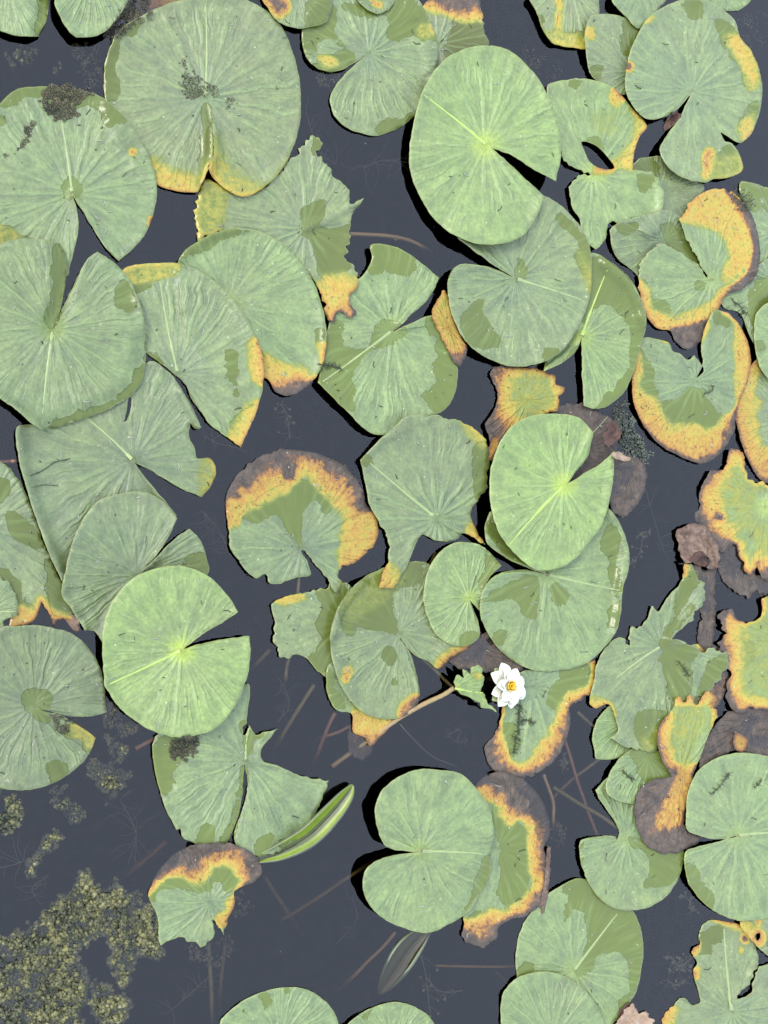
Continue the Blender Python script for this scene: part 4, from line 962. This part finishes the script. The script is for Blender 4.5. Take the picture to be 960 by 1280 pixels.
mo = petal_mesh(0.0295, 0.0180, math.radians(14), 0.45)
mm = petal_mesh(0.0245, 0.0155, math.radians(40), 0.45)
mi = petal_mesh(0.0190, 0.0120, math.radians(48), 0.4)
ms = petal_mesh(0.0275, 0.0150, math.radians(6), 0.4)
for i_, a in enumerate((35, 125, 218, 300)):
    petal('sepal', ms, math.radians(a), M['sepal'], 0.004, 1.0)
for i_ in range(8):
    petal('petal', mo, math.radians(i_ * 45 + 12 + fr_.uniform(-6, 6)), M['petal'], 0.006, fr_.uniform(0.9, 1.04))
for i_ in range(7):
    petal('petal', mm, math.radians(i_ * 51.4 + 30 + fr_.uniform(-6, 6)), M['petal'], 0.008, fr_.uniform(0.92, 1.05))
for i_ in range(6):
    petal('petal', mi, math.radians(i_ * 60 + 5 + fr_.uniform(-6, 6)), M['petal'], 0.009, fr_.uniform(0.92, 1.05))
mst = petal_mesh(0.0125, 0.0030, math.radians(36), 0.2, 2, 5, flare=math.radians(40))
msi = petal_mesh(0.0100, 0.0028, math.radians(60), 0.2, 2, 5, flare=math.radians(40))
for i_ in range(18):
    petal('stamen', mst, math.radians(i_ * 20 + fr_.uniform(-5, 5)), M['stamen'], 0.010, fr_.uniform(0.85, 1.1))
for i_ in range(12):
    petal('stamen', msi, math.radians(i_ * 30 + fr_.uniform(-5, 5)), M['stamen'], 0.0105, fr_.uniform(0.85, 1.1))
v, f = tube([(0, 0, 0.006), (0, 0, 0.012), (0, 0, 0.0135)], [0.0035, 0.0042, 0.0022], 12)
link_mesh('pistil', v, f, M['stamen'], FL)
v, f = tube([(0, 0, 0.011), (0.002, 0.003, 0.0), (0.004, 0.012, -0.04), (0.0, 0.03, -0.12)], 0.0027, 8)
link_mesh('stalk', v, f, M['stem_olive'], FL)


# ------------------------------------------------------------------ rolled young leaf: two scrolled halves opening like a boat
def rolled(name, label, axis, width, rollr, mats, z0, z1, open_, sunk=False):
    """axis: pixel polyline; the two margins are rolled inwards"""
    ax = spline([(a, b, 0) for a, b in axis], 8)
    nA = len(ax)
    root = empty(name, P1(axis[0][0], axis[0][1], 0))
    tag(root, label, 'rolled leaf')
    org = np.array(root.location)
    for side, pname in ((-1, 'scroll'), (1, 'scroll')):
        V, Fc = [], []
        nS = 16
        for i in range(nA):
            t = i / (nA - 1)
            d = ax[min(i + 1, nA - 1)] - ax[max(i - 1, 0)]
            d = d[:2] / (np.hypot(*d[:2]) + 1e-6)
            pn = np.array([-d[1], d[0]]) * side
            k = math.sin(math.pi * min(1, 0.08 + t * 0.90)) ** 0.7
            wd = width * k
            for j in range(nS + 1):
                s = j / nS
                # from the keel outwards and up, then curling back in
                an = s * math.pi * (1.15 - 0.40 * open_)
                cx = wd * 0.62 * math.sin(an) * (1 + 0.5 * s)
                cz = wd * 0.55 * (1 - math.cos(an)) - (0.12 * wd if s < 0.08 else 0)
                q = ax[i][:2] + pn * max(cx, 0.0)
                V.append(tuple(P(q[0], q[1], z0 + (z1 - z0) * t + cz) - org))
        for i in range(nA - 1):
            for j in range(nS):
                a = i * (nS + 1) + j
                Fc.append((a, a + 1, a + nS + 2, a + nS + 1))
        o = link_mesh(pname, V, Fc, [M[mats[0]], M[mats[1]]], root)
        o.data.polygons.foreach_set('material_index', [1 if (i % nS) < nS * 0.18 else 0 for i in range(len(Fc))])  # keel faces take the darker colour to paint the groove's shade
        so3 = o.modifiers.new('thickness', 'SOLIDIFY'); so3.thickness = 0.0008; so3.offset = 1; so3.material_offset = 1
        if side == -1:
            o.data.flip_normals()
    return root


rolled('rolled_leaf', 'young lime green leaf still rolled lengthwise, poking out of the water', [(322, 1074), (352, 1064), (385, 1046), (412, 1020), (432, 996), (441, 981)], 17, 5, ('lime', 'sheath'), -2, 8, 1.0)
rolled('rolled_leaf', 'dim olive rolled leaf fully under water below the lifted pad', [(535, 1160), (512, 1185), (492, 1215), (474, 1243)], 20, 6, ('sheath', 'sheath'), -10, -22, 1.0)
stem('submerged_stem', 'blotched brown stem lying alongside the sunken rolled leaf', [(494, 1165, -14), (478, 1185, -18), (460, 1202, -22), (440, 1222, -28)], 2.2, 'stem_tan', SG)

# ------------------------------------------------------------------ algae: thousands of small slimy grains
ICO = None


def ico(sub):
    import bmesh
    bm = bmesh.new()
    bmesh.ops.create_icosphere(bm, subdivisions=sub, radius=1.0)
    v = np.array([q.co[:] for q in bm.verts]); f = np.array([[q.index for q in p.verts] for p in bm.faces])
    bm.free()
    return v, f


IV, IF = ico(2)
JV, JF = ico(1)


def grains(name, label, polys, n, rmin, rmax, seed, mat='algae', zlo=-3.0, zhi=4.0, on_pads=False, cat='algae', lump=14, thr=-0.35, kind='stuff', flat=0.75):
    rs = np.random.RandomState(seed)
    pl = [outline(s, 5) for s in polys]
    lo = np.min([p.min(0) for p in pl], 0); hi = np.max([p.max(0) for p in pl], 0)
    pts = rs.uniform(lo - 6, hi + 6, (n * 12, 2))
    sdv = np.max([sdf(pts, p) for p in pl], 0)
    nz = vnoise(pts[:, 0], pts[:, 1], seed, lump) * 0.6 + vnoise(pts[:, 0], pts[:, 1], seed + 1, lump * 0.45) * 0.5
    k = (sdv + nz * 9 > 0) & (nz > thr)
    pts, nz, sdv = pts[k][:n], nz[k][:n], sdv[k][:n]
    base = hsample(HM, pts[:, 0], pts[:, 1]) if on_pads else np.zeros(len(pts))
    r = rmin + (rmax - rmin) * rs.rand(len(pts)) ** 2.6
    z = base + zlo + (zhi - zlo) * np.clip(0.5 + nz * 0.75, 0, 1) * np.clip(0.35 + sdv / 14, 0.15, 1) + rs.uniform(-1, 1, len(pts)) * r * 0.5
    c = P(pts[:, 0], pts[:, 1], z)
    org = np.array(P1(*pts.mean(0), 0))
    sc3 = np.stack([r, r * rs.uniform(0.6, 1.15, len(r)), r * flat], 1)[:, None, :] * 0.001
    Vs, Fs, Gs, off = [], [], [], 0
    gcol = np.clip(rs.rand(len(pts)) * 0.75 + np.clip(nz, -0.5, 0.5) * 0.35 + 0.08, 0, 1)
    for sel, (bv, bf) in ((r >= 1.5, (IV, IF)), (r < 1.5, (JV, JF))):
        m_ = int(sel.sum())
        if not m_:
            continue
        an = rs.uniform(0, 6.28, m_)
        ca, sa = np.cos(an)[:, None], np.sin(an)[:, None]
        loc = bv[None] * sc3[sel] * (1 + 0.2 * rs.randn(m_, len(bv), 1))
        loc = np.stack([loc[..., 0] * ca - loc[..., 1] * sa, loc[..., 0] * sa + loc[..., 1] * ca, loc[..., 2]], -1)
        Vs.append((c[sel][:, None, :] - org + loc).reshape(-1, 3))
        Fs.append((np.arange(m_)[:, None, None] * len(bv) + bf[None]).reshape(-1, 3) + off)
        Gs.append(np.repeat(gcol[sel], len(bv)))
        off += m_ * len(bv)
    V, Fc = np.concatenate(Vs), np.concatenate(Fs)
    o = link_mesh(name, V, Fc, M[mat])
    at = o.data.attributes.new('gc', 'FLOAT', 'POINT'); at.data.foreach_set('value', np.concatenate(Gs).astype(np.float32))
    o.location = org
    tag(o, label, cat if kind != 'stuff' else cat, None, kind)
    return o


grains('algae_mat', 'broad lumpy mat of olive green algae on the open water', ['-20,1170 10,1168 40,1155 58,1135 88,1115 100,1095 112,1088 122,1105 140,1102 148,1095 150,1112 160,1118 175,1112 172,1135 190,1130 198,1160 199,1196 185,1200 170,1192 168,1212 168,1228 155,1238 146,1225 135,1205 138,1185 130,1165 110,1180 92,1192 102,1210 108,1235 104,1262 104,1300 -20,1300', '112,1242 122,1230 150,1245 160,1255 155,1275 135,1285 118,1265'],
       24000, 0.45, 2.5, 3, zlo=-4, zhi=4.0, lump=11, thr=-0.8)
grains('algae_clump', 'small olive algae clump with a yellow speck by the left edge', ['-10,985 15,988 28,1000 25,1025 8,1042 -10,1045'], 660, 0.7, 3.1, 12, zlo=-3, zhi=4)
grains('algae_clump', 'algae clump trailing a thin tail down through the water', ['62,985 75,982 88,998 102,1010 100,1028 85,1025 70,1008', '70,1028 82,1030 72,1055 52,1075 42,1092 32,1105 28,1092 42,1075 55,1050'], 900, 0.5, 2.3, 22, zlo=-4, zhi=2)
grains('algae_clump', 'loose fan of pale algae between the two left pads', ['128,915 150,925 160,935 155,958 162,970 150,990 140,1006 132,1005 122,985 112,962 120,950 138,950 135,935'], 1500, 0.45, 2.0, 32, zlo=-4, zhi=1.0, thr=-0.4)
grains('algae_clump', 'blackish curly scum tucked beside the glowing yellow pad', ['133,880 145,880 158,900 176,905 170,915 150,922 135,905'], 460, 0.56, 2, 42, 'algae_dark', zlo=-3, zhi=2)
grains('algae_clump', 'small brown tuft of scum on the wet rim of the split pad', ['214,925 222,920 245,920 250,930 240,945 225,949 215,942'], 1056, 0.42, 1.2, 52, 'algae_dark', zlo=0.3, zhi=3.0, on_pads=True, lump=8, thr=-0.6)
grains('algae_clump', 'brown scum clump stuck on the upper rim of a big pad', ['58,110 75,106 95,108 112,118 100,130 95,142 80,150 62,147 54,128'], 2640, 0.42, 1.2, 62, 'algae_dark', zlo=0.3, zhi=3.2, on_pads=True, lump=9, thr=-0.6)
grains('algae_clump', 'scum line along the top edge of the very large pad', ['130,48 140,35 150,15 160,-5 185,-5 190,18 172,35 150,46'], 1848, 0.37, 1.2, 72, 'algae_dark', zlo=-1, zhi=2.2, on_pads=True, lump=9)
grains('algae_clump', 'little yellowish algae islands in the gap at upper left', ['8,72 20,68 28,55 40,60 42,78 25,82 12,85', '65,80 72,78 76,86 68,90'], 340, 0.42, 1.9, 82, 'algae', zlo=-5, zhi=0.5, lump=7, thr=-0.1)
grains('algae_clump', 'thin drifting scum in the water above a big pad', ['90,58 110,54 122,62 128,100 125,112 105,100 95,80'], 520, 0.35, 1.4, 92, 'algae_dark', zlo=-6, zhi=0, lump=8, thr=0.0)
grains('algae_clump', 'faint scum specks in the water at the upper right corner', ['925,25 960,22 962,60 945,62 928,48'], 400, 0.35, 1.4, 102, 'algae_dark', zlo=-6, zhi=0, lump=8, thr=0.0)
grains('algae_clump', 'faint scum drifting beside the rusty streaked pad', ['640,70 668,55 680,75 705,80 700,95 660,90'], 340, 0.35, 1.5, 112, 'algae_dark', zlo=-7, zhi=-0.5, lump=8, thr=0.05)
grains('algae_clump', 'dark scum gathered around the small orange-rimmed pad', ['230,1178 262,1182 285,1172 288,1190 260,1205 235,1195', '300,1112 312,1125 305,1140 292,1140'], 520, 0.42, 1.9, 122, 'algae_dark', zlo=-7, zhi=-0.5, lump=9, thr=-0.15)
grains('algae_clump', 'dead brown debris strewn over the very large pad centre', ['227,73 234,80 240,90 252,98 268,108 275,118 290,122 294,135 286,140 272,125 256,116 248,118 240,124 234,118 225,112 230,98'], 1452, 0.21, 0.74, 132, 'algae_dark', zlo=0.4, zhi=1.4, on_pads=True, lump=7, thr=-0.12, cat='debris')
grains('algae_clump', 'brown crumb pile by the notch of the speckled pad', ['66,898 78,896 95,897 92,908 80,918 72,912'], 572, 0.26, 0.87, 142, 'algae_dark', zlo=0.3, zhi=1.8, on_pads=True, lump=7, cat='debris')
grains('algae_clump', 'dark smear of wet debris on the left big pad', ['-4,190 12,192 28,178 34,160 42,150 40,165 30,182 15,194 -4,196'], 660, 0.26, 0.81, 152, 'algae_dark', zlo=0.2, zhi=1.2, on_pads=True, lump=7, thr=-0.5, cat='debris')
grains('algae_clump', 'black speckled weed clump at the torn rim of the corner pad', ['912,245 925,238 938,238 940,262 925,260'], 748, 0.21, 0.68, 162, 'algae_dark', zlo=0.2, zhi=1.4, on_pads=True, lump=6)
grains('algae_clump', 'dark flotsam gathered under the olive quarter pad', ['392,90 412,92 425,98 412,112 398,104'], 180, 0.42, 1.7, 172, 'algae_dark', zlo=-4, zhi=0, lump=7)


# ------------------------------------------------------------------ thin weeds
def sprig(label, pts, r, mat, twigs, seed, whorl=5.0, z=None, on_pads=False, group='fine weed in the water', tips=0.0, name='pondweed_sprig'):
    rs = np.random.RandomState(seed)
    q = spline([(p[0], p[1], p[2] if len(p) > 2 else 0) for p in pts], 6)
    if on_pads:
        q[:, 2] = hsample(HM, q[:, 0], q[:, 1]) + 1.0
    parts = [tube(P(q[:, 0], q[:, 1], q[:, 2]).tolist(), r * 0.001, 5)]
    for i in range(twigs):
        k = rs.randint(0, len(q))
        a = rs.uniform(0, 6.28)
        L = whorl * rs.uniform(0.4, 1.3)
        b = a + rs.uniform(-0.7, 0.7)
        e = np.array([q[k], q[k] + [math.cos(a) * L * 0.5, math.sin(a) * L * 0.5, rs.uniform(-0.5, 0.8)],
                      q[k] + [math.cos(a) * L * 0.5 + math.cos(b) * L * 0.5, math.sin(a) * L * 0.5 + math.sin(b) * L * 0.5, rs.uniform(-0.8, 1.2)]])
        if on_pads:
            e[:, 2] = hsample(HM, e[:, 0], e[:, 1]) + rs.uniform(0.6, 1.3)
        parts.append(tube(P(e[:, 0], e[:, 1], e[:, 2]).tolist(), [r * 0.0007, r * 0.0006, r * 0.0003], 4))
        if tips and rs.rand() < tips:
            rr = rs.uniform(1.0, 2.4) * 0.001
            parts.append(((IV * [rr, rr, rr * 0.6] + P(e[2, 0], e[2, 1], e[2, 2])).tolist(), IF.tolist()))
    V, Fc = merge([([tuple(v) for v in a], [tuple(x) for x in b]) for a, b in parts])
    org = np.array(P1(pts[0][0], pts[0][1], 0))
    o = link_mesh(name, np.array(V) - org, Fc, M[mat])
    o.location = org
    tag(o, label, 'pondweed', group)
    return o


sprig('feathery dark sprig stuck on the pad behind the white flower', [(650, 882), (649, 900), (646, 920), (643, 940)], 0.5, 'weed', 110, 1, 7, on_pads=True)
sprig('short dark side sprig lying next to the feathery one', [(650, 902), (660, 900), (668, 904)], 0.5, 'weed', 45, 2, 5, on_pads=True)
sprig('dark bristly sprig on the wet midrib band pad', [(402, 456), (412, 457), (425, 460)], 0.5, 'weed', 55, 3, 6, on_pads=True)
sprig('dark fern-like sprig on the broad round pad', [(890, 992), (898, 985), (906, 975), (912, 966)], 0.5, 'weed', 40, 4, 5, on_pads=True)
sprig('small dark weed tuft right of the fern-like sprig', [(944, 984), (950, 978), (952, 974)], 0.5, 'weed', 24, 5, 4, on_pads=True)
sprig('dark weed bit on the half-shaded rounded pad', [(778, 962), (785, 970), (792, 974)], 0.5, 'weed', 26, 6, 5, on_pads=True)
sprig('crossed dark twigs on the horseshoe-rimmed pad', [(880, 492), (888, 490), (893, 482)], 0.5, 'weed', 10, 7, 7, on_pads=True)
sprig('branching bare twig on the pad with a folded strip', [(37, 595), (55, 587), (68, 578), (88, 573)], 0.45, 'weed', 5, 8, 7, on_pads=True)
sprig('thin brown hair lying below the branching bare twig', [(41, 609), (55, 606), (73, 607)], 0.3, 'weed', 2, 9, 3, on_pads=True)
sprig('black weed thread curled on the ripped pad', [(848, 826), (855, 835), (862, 845)], 0.5, 'weed', 22, 10, 6, on_pads=True)
sprig('sparse pale sprig with round tips near the sunken rolled leaf', [(527, 1195, -7), (533, 1225, -8), (537, 1265, -10)], 0.5, 'weed_pale', 9, 11, 22, tips=0.8)
sprig('pale branching stalk ending in a round green bud', [(533, 1222, -7), (548, 1238, -8), (565, 1240, -6), (578, 1238, -4)], 0.6, 'weed_pale', 8, 12, 16, tips=0.8)
sprig('round-leaved green sprig beside the tan-edged torn pad', [(838, 1195, -3), (848, 1208, -5), (862, 1200, -3)], 0.6, 'weed_pale', 34, 13, 11, tips=0.7)
sprig('dim knotted sprig under the round-leaved one', [(835, 1225, -8), (845, 1232, -6), (855, 1225, -8)], 0.5, 'weed_pale', 30, 14, 10, tips=0.3)
sprig('blurred green sprig in the water left of the burnt pad', [(352, 505, -7), (360, 525, -8), (362, 550, -9)], 0.5, 'weed_pale', 26, 15, 13, tips=0.4)
sprig('faint cobweb of threads by the tattered pad', [(385, 150, -6), (400, 190, -6), (420, 205, -7)], 0.35, 'weed_pale', 18, 16, 30)
sprig('faint tangle of threads in the upper middle gap', [(455, 210, -7), (480, 200, -7), (520, 205, -8)], 0.35, 'weed_pale', 16, 17, 35)
sprig('ring of little round leaves floating by the mossy stick', [(795, 675, -5), (803, 665, -5), (800, 690, -6), (790, 705, -7)], 0.5, 'weed_pale', 26, 18, 9, tips=0.5)
sprig('thin threads below the mossy stick', [(800, 590, -7), (815, 640, -8), (830, 690, -9)], 0.35, 'weed_pale', 16, 19, 22)
sprig('wispy tuft under the small crinkled pad', [(350, 850, -6), (362, 880, -8), (350, 900, -10)], 0.35, 'weed_pale', 24, 20, 20)
sprig('pale scribble of thread in the water under the flower', [(560, 920, -3), (575, 912, -3), (572, 928, -4), (585, 925, -4)], 0.3, 'weed_pale', 22, 21, 10)
sprig('single long thread across the water under the flower stalk', [(498, 903, 0.6), (515, 922, -1), (540, 945, -2), (570, 958, -4)], 0.55, 'weed_pale', 0, 22, 10)
sprig('faint threads crossing beside the split pad', [(150, 1000, -6), (170, 1040, -8), (160, 1080, -9)], 0.35, 'weed_pale', 20, 23, 35)
sprig('faint threads at the left edge above the algae mat', [(0, 1085, -4), (20, 1080, -4), (40, 1072, -5)], 0.4, 'weed_pale', 12, 24, 30)
sprig('spray of thin threads right of the algae mat', [(215, 1262, -6), (240, 1240, -7), (262, 1220, -8)], 0.4, 'weed_pale', 20, 25, 24)
sprig('smudge of weed below the dangling stems', [(695, 1030, -12), (703, 1040, -12), (700, 1052, -14)], 0.6, 'weed_pale', 30, 26, 9, tips=0.4)
sprig('small weed rosette between the dangling stems', [(704, 945, -8), (707, 955, -8), (703, 962, -9)], 0.6, 'weed_pale', 26, 27, 7, tips=0.5)
sprig('dark weed fringe under the right-hand dead pad', [(905, 728, -2), (922, 738, -3), (945, 732, -2)], 0.5, 'weed_pale', 50, 28, 10, tips=0.1)
sprig('dim weed strand right of the half-wet pad', [(855, 1118, -9), (862, 1128, -8), (865, 1140, -9)], 0.6, 'weed_pale', 24, 29, 8, tips=0.5)
sprig('thread tangle among the water below the algae fan', [(50, 1130, -8), (40, 1110, -8), (60, 1095, -9)], 0.35, 'weed_pale', 14, 30, 20)
sprig('wavy threads in the lower open water', [(420, 1180, -12), (445, 1150, -12), (440, 1120, -14)], 0.3, 'weed_pale', 8, 31, 25)
sprig('stray threads in the water by the burnt round pad', [(255, 640, -7), (275, 665, -8), (285, 690, -9)], 0.35, 'weed_pale', 24, 32, 24)
sprig('stray threads in the gap below the bluntly torn pad', [(255, 545, -5), (275, 555, -6), (300, 560, -7)], 0.35, 'weed_pale', 12, 33, 20)
sprig('green weed whorls trapped under the yellow-rimmed pad', [(915, 375, 0.8), (925, 382, 0.8), (930, 392, 0.8)], 0.4, 'weed', 40, 34, 8, on_pads=True)
sprig('curly weed lying on the drowned right-hand pad', [(922, 242, 1), (930, 252, 1), (936, 262, 1)], 0.4, 'weed', 50, 35, 8, on_pads=True)


# ------------------------------------------------------------------ dry scraps and a mossy stick
def scrap(name, label, out, mats, up, bow, seed, cat='dead leaf', crump=4.0, axis=None):
    """a crumpled, arched dead leaf: bow lifts its middle"""
    rs = np.random.RandomState(seed)
    B = outline(out, 2.0)
    B = B + (B - B.mean(0)) * (0.22 * vnoise(B[:, 0], B[:, 1], seed + 31, 5) + 0.10 * vnoise(B[:, 0], B[:, 1], seed + 32, 2.2))[:, None]
    lo, hi = B.min(0), B.max(0)
    gx, gy = np.meshgrid(np.arange(lo[0], hi[0], 2.2), np.arange(lo[1], hi[1], 2.2))
    I = np.stack([gx.ravel(), gy.ravel()], 1) + rs.uniform(-.5, .5, (gx.size, 2))
    I = I[inside(I, B) & (segdist(I, B) > 1.0)]
    vs = [Vector(p) for p in B.tolist()] + [Vector(p) for p in I.tolist()]
    es = [(i, (i + 1) % len(B)) for i in range(len(B))]
    rv, _, rf, *_ = geometry.delaunay_2d_cdt(vs, es, [], 0, 1e-4)
    V2 = np.array([(v.x, v.y) for v in rv])
    tri = np.array([f for f in rf if len(f) == 3])
    tri = tri[inside(V2[tri].mean(1), B)]
    a, b, d = V2[tri[:, 0]], V2[tri[:, 1]], V2[tri[:, 2]]
    area = (b[:, 0] - a[:, 0]) * (d[:, 1] - a[:, 1]) - (b[:, 1] - a[:, 1]) * (d[:, 0] - a[:, 0])
    tri[area > 0] = tri[area > 0][:, ::-1]
    x, y = V2[:, 0], V2[:, 1]
    dB = segdist(V2, B)
    an = rs.uniform(0, 3.14) if axis is None else axis
    u_, v_ = x * math.cos(an) + y * math.sin(an), -x * math.sin(an) + y * math.cos(an)
    fold = np.abs(vnoise(u_ * 0.3, v_, seed, 6.5)) + 0.5 * np.abs(vnoise(u_ * 0.4, v_, seed + 1, 3.2))
    hgt = (v_ - v_.min()) / (np.ptp(v_) + 1e-6)
    z = up + bow * hgt ** 1.5 + crump * (fold - 0.3) * np.clip(dB / 4, 0.35, 1)
    z = z + np.maximum(hsample(HM, x, y), 0)
    org = np.array(P1(*V2.mean(0), 0))
    o = link_mesh(name, P(x, y, z) - org, tri, [M[m] for m in mats])
    o.location = org
    s_ = o.modifiers.new('thickness', 'SOLIDIFY'); s_.thickness = 0.0007; s_.offset = -1
    tag(o, label, cat)
    return o


scrap('dead_leaf', 'thin peach strip of dry leaf below the mossy stick', '766,566 773,565 782,570 790,573 782,576 774,575 767,571', ['dry_tan'], 3, 2, 7, crump=2)
scrap('dead_leaf', 'orange-brown crumpled litter at the bottom beside a pad', '770,1285 776,1268 785,1258 792,1256 796,1266 808,1264 815,1272 812,1290', ['dry_tan'], 0.5, 6, 8, crump=7)
scrap('dead_leaf', 'dark brown shred behind the orange-brown bottom litter', '772,1275 780,1256 790,1250 794,1258 786,1272 778,1285', ['dry_dark'], -1, 3, 9, crump=4)
scrap('dead_leaf', 'brown curled lip along the half-rotten pad', '676,1130 681,1100 684,1066 687,1062 688,1085 686,1110 683,1128 678,1140', ['dry'], 0.5, 5, 10, crump=3)
scrap('dead_leaf', 'brown leaf bit wedged in the notch of a large pad', '832,152 845,140 851,142 846,152 838,160 830,162', ['dry_dark'], 0.3, 3, 11, crump=3)
scrap('dead_leaf', 'orange shred below the two left pads', '84,770 95,772 101,785 96,790 88,785', ['dry'], -1, 3, 15, crump=2)

mstk = grains('mossy_stick', 'mossy grey-green stick stub standing in the water', ['766,512 776,505 784,508 792,528 800,545 808,560 812,572 798,574 782,566 772,548 766,530'], 1400, 0.63, 2, 202, 'moss', zlo=-0.5, zhi=3.5, lump=7, thr=-0.9, cat='stick', kind=None)

# ------------------------------------------------------------------ tiny litter on the pads
rs = np.random.RandomState(99)
white, dark = [], []
for V2, z, dB, D in ALL_PADS:
    m = (dB > 6) & (V2[:, 0] > -5) & (V2[:, 0] < 965) & (V2[:, 1] > -5) & (V2[:, 1] < 1285)
    idx = np.where(m)[0]
    if len(idx) < 30:
        continue
    top = hsample(HM, V2[:, 0], V2[:, 1])
    idx = idx[(z[idx] > top[idx] - 1.2)]
    if len(idx) < 30:
        continue
    for kq in range(rs.poisson(len(idx) / 60)):
        i = rs.choice(idx)
        a = rs.uniform(0, 6.28); L = rs.uniform(1.2, 5.0) if rs.rand() < 0.7 else rs.uniform(5, 10)
        bend = rs.uniform(-0.9, 0.9)
        p0 = V2[i]
        pts = [p0, p0 + L * 0.5 * np.array([math.cos(a), math.sin(a)]), p0 + L * 0.5 * np.array([math.cos(a), math.sin(a)]) + L * 0.5 * np.array([math.cos(a + bend), math.sin(a + bend)])]
        zz = [hsample(HM, np.array([q[0]]), np.array([q[1]]))[0] + 0.55 for q in pts]
        zz = [max(zz[0], z[i] + 0.3)] + zz[1:]
        (white if rs.rand() < 0.62 else dark).append(tube([P1(q[0], q[1], h) for q, h in zip(pts, zz)], [rs.uniform(0.25, 0.6) * 0.001] * 3, 4))
for nm_, lst, mt, lb in (('pale_litter', white, 'fleck', 'tiny pale plant threads scattered over the pads'), ('dark_litter', dark, 'speck', 'tiny dark plant bits scattered over the pads')):
    v, f = merge(lst)
    tag(link_mesh(nm_, v, f, M[mt]), lb, 'litter', None, 'stuff')
scrap('dead_leaf', 'dark scrap painted as the shaded hollow under the hooded dead leaf', '862,698 868,692 878,690 884,697 880,708 870,708', ['dry_dark'], 0.2, 1.5, 21, crump=2)  # dark sheet added to paint the shade in the hood's opening
print('script time', time.time() - T0)
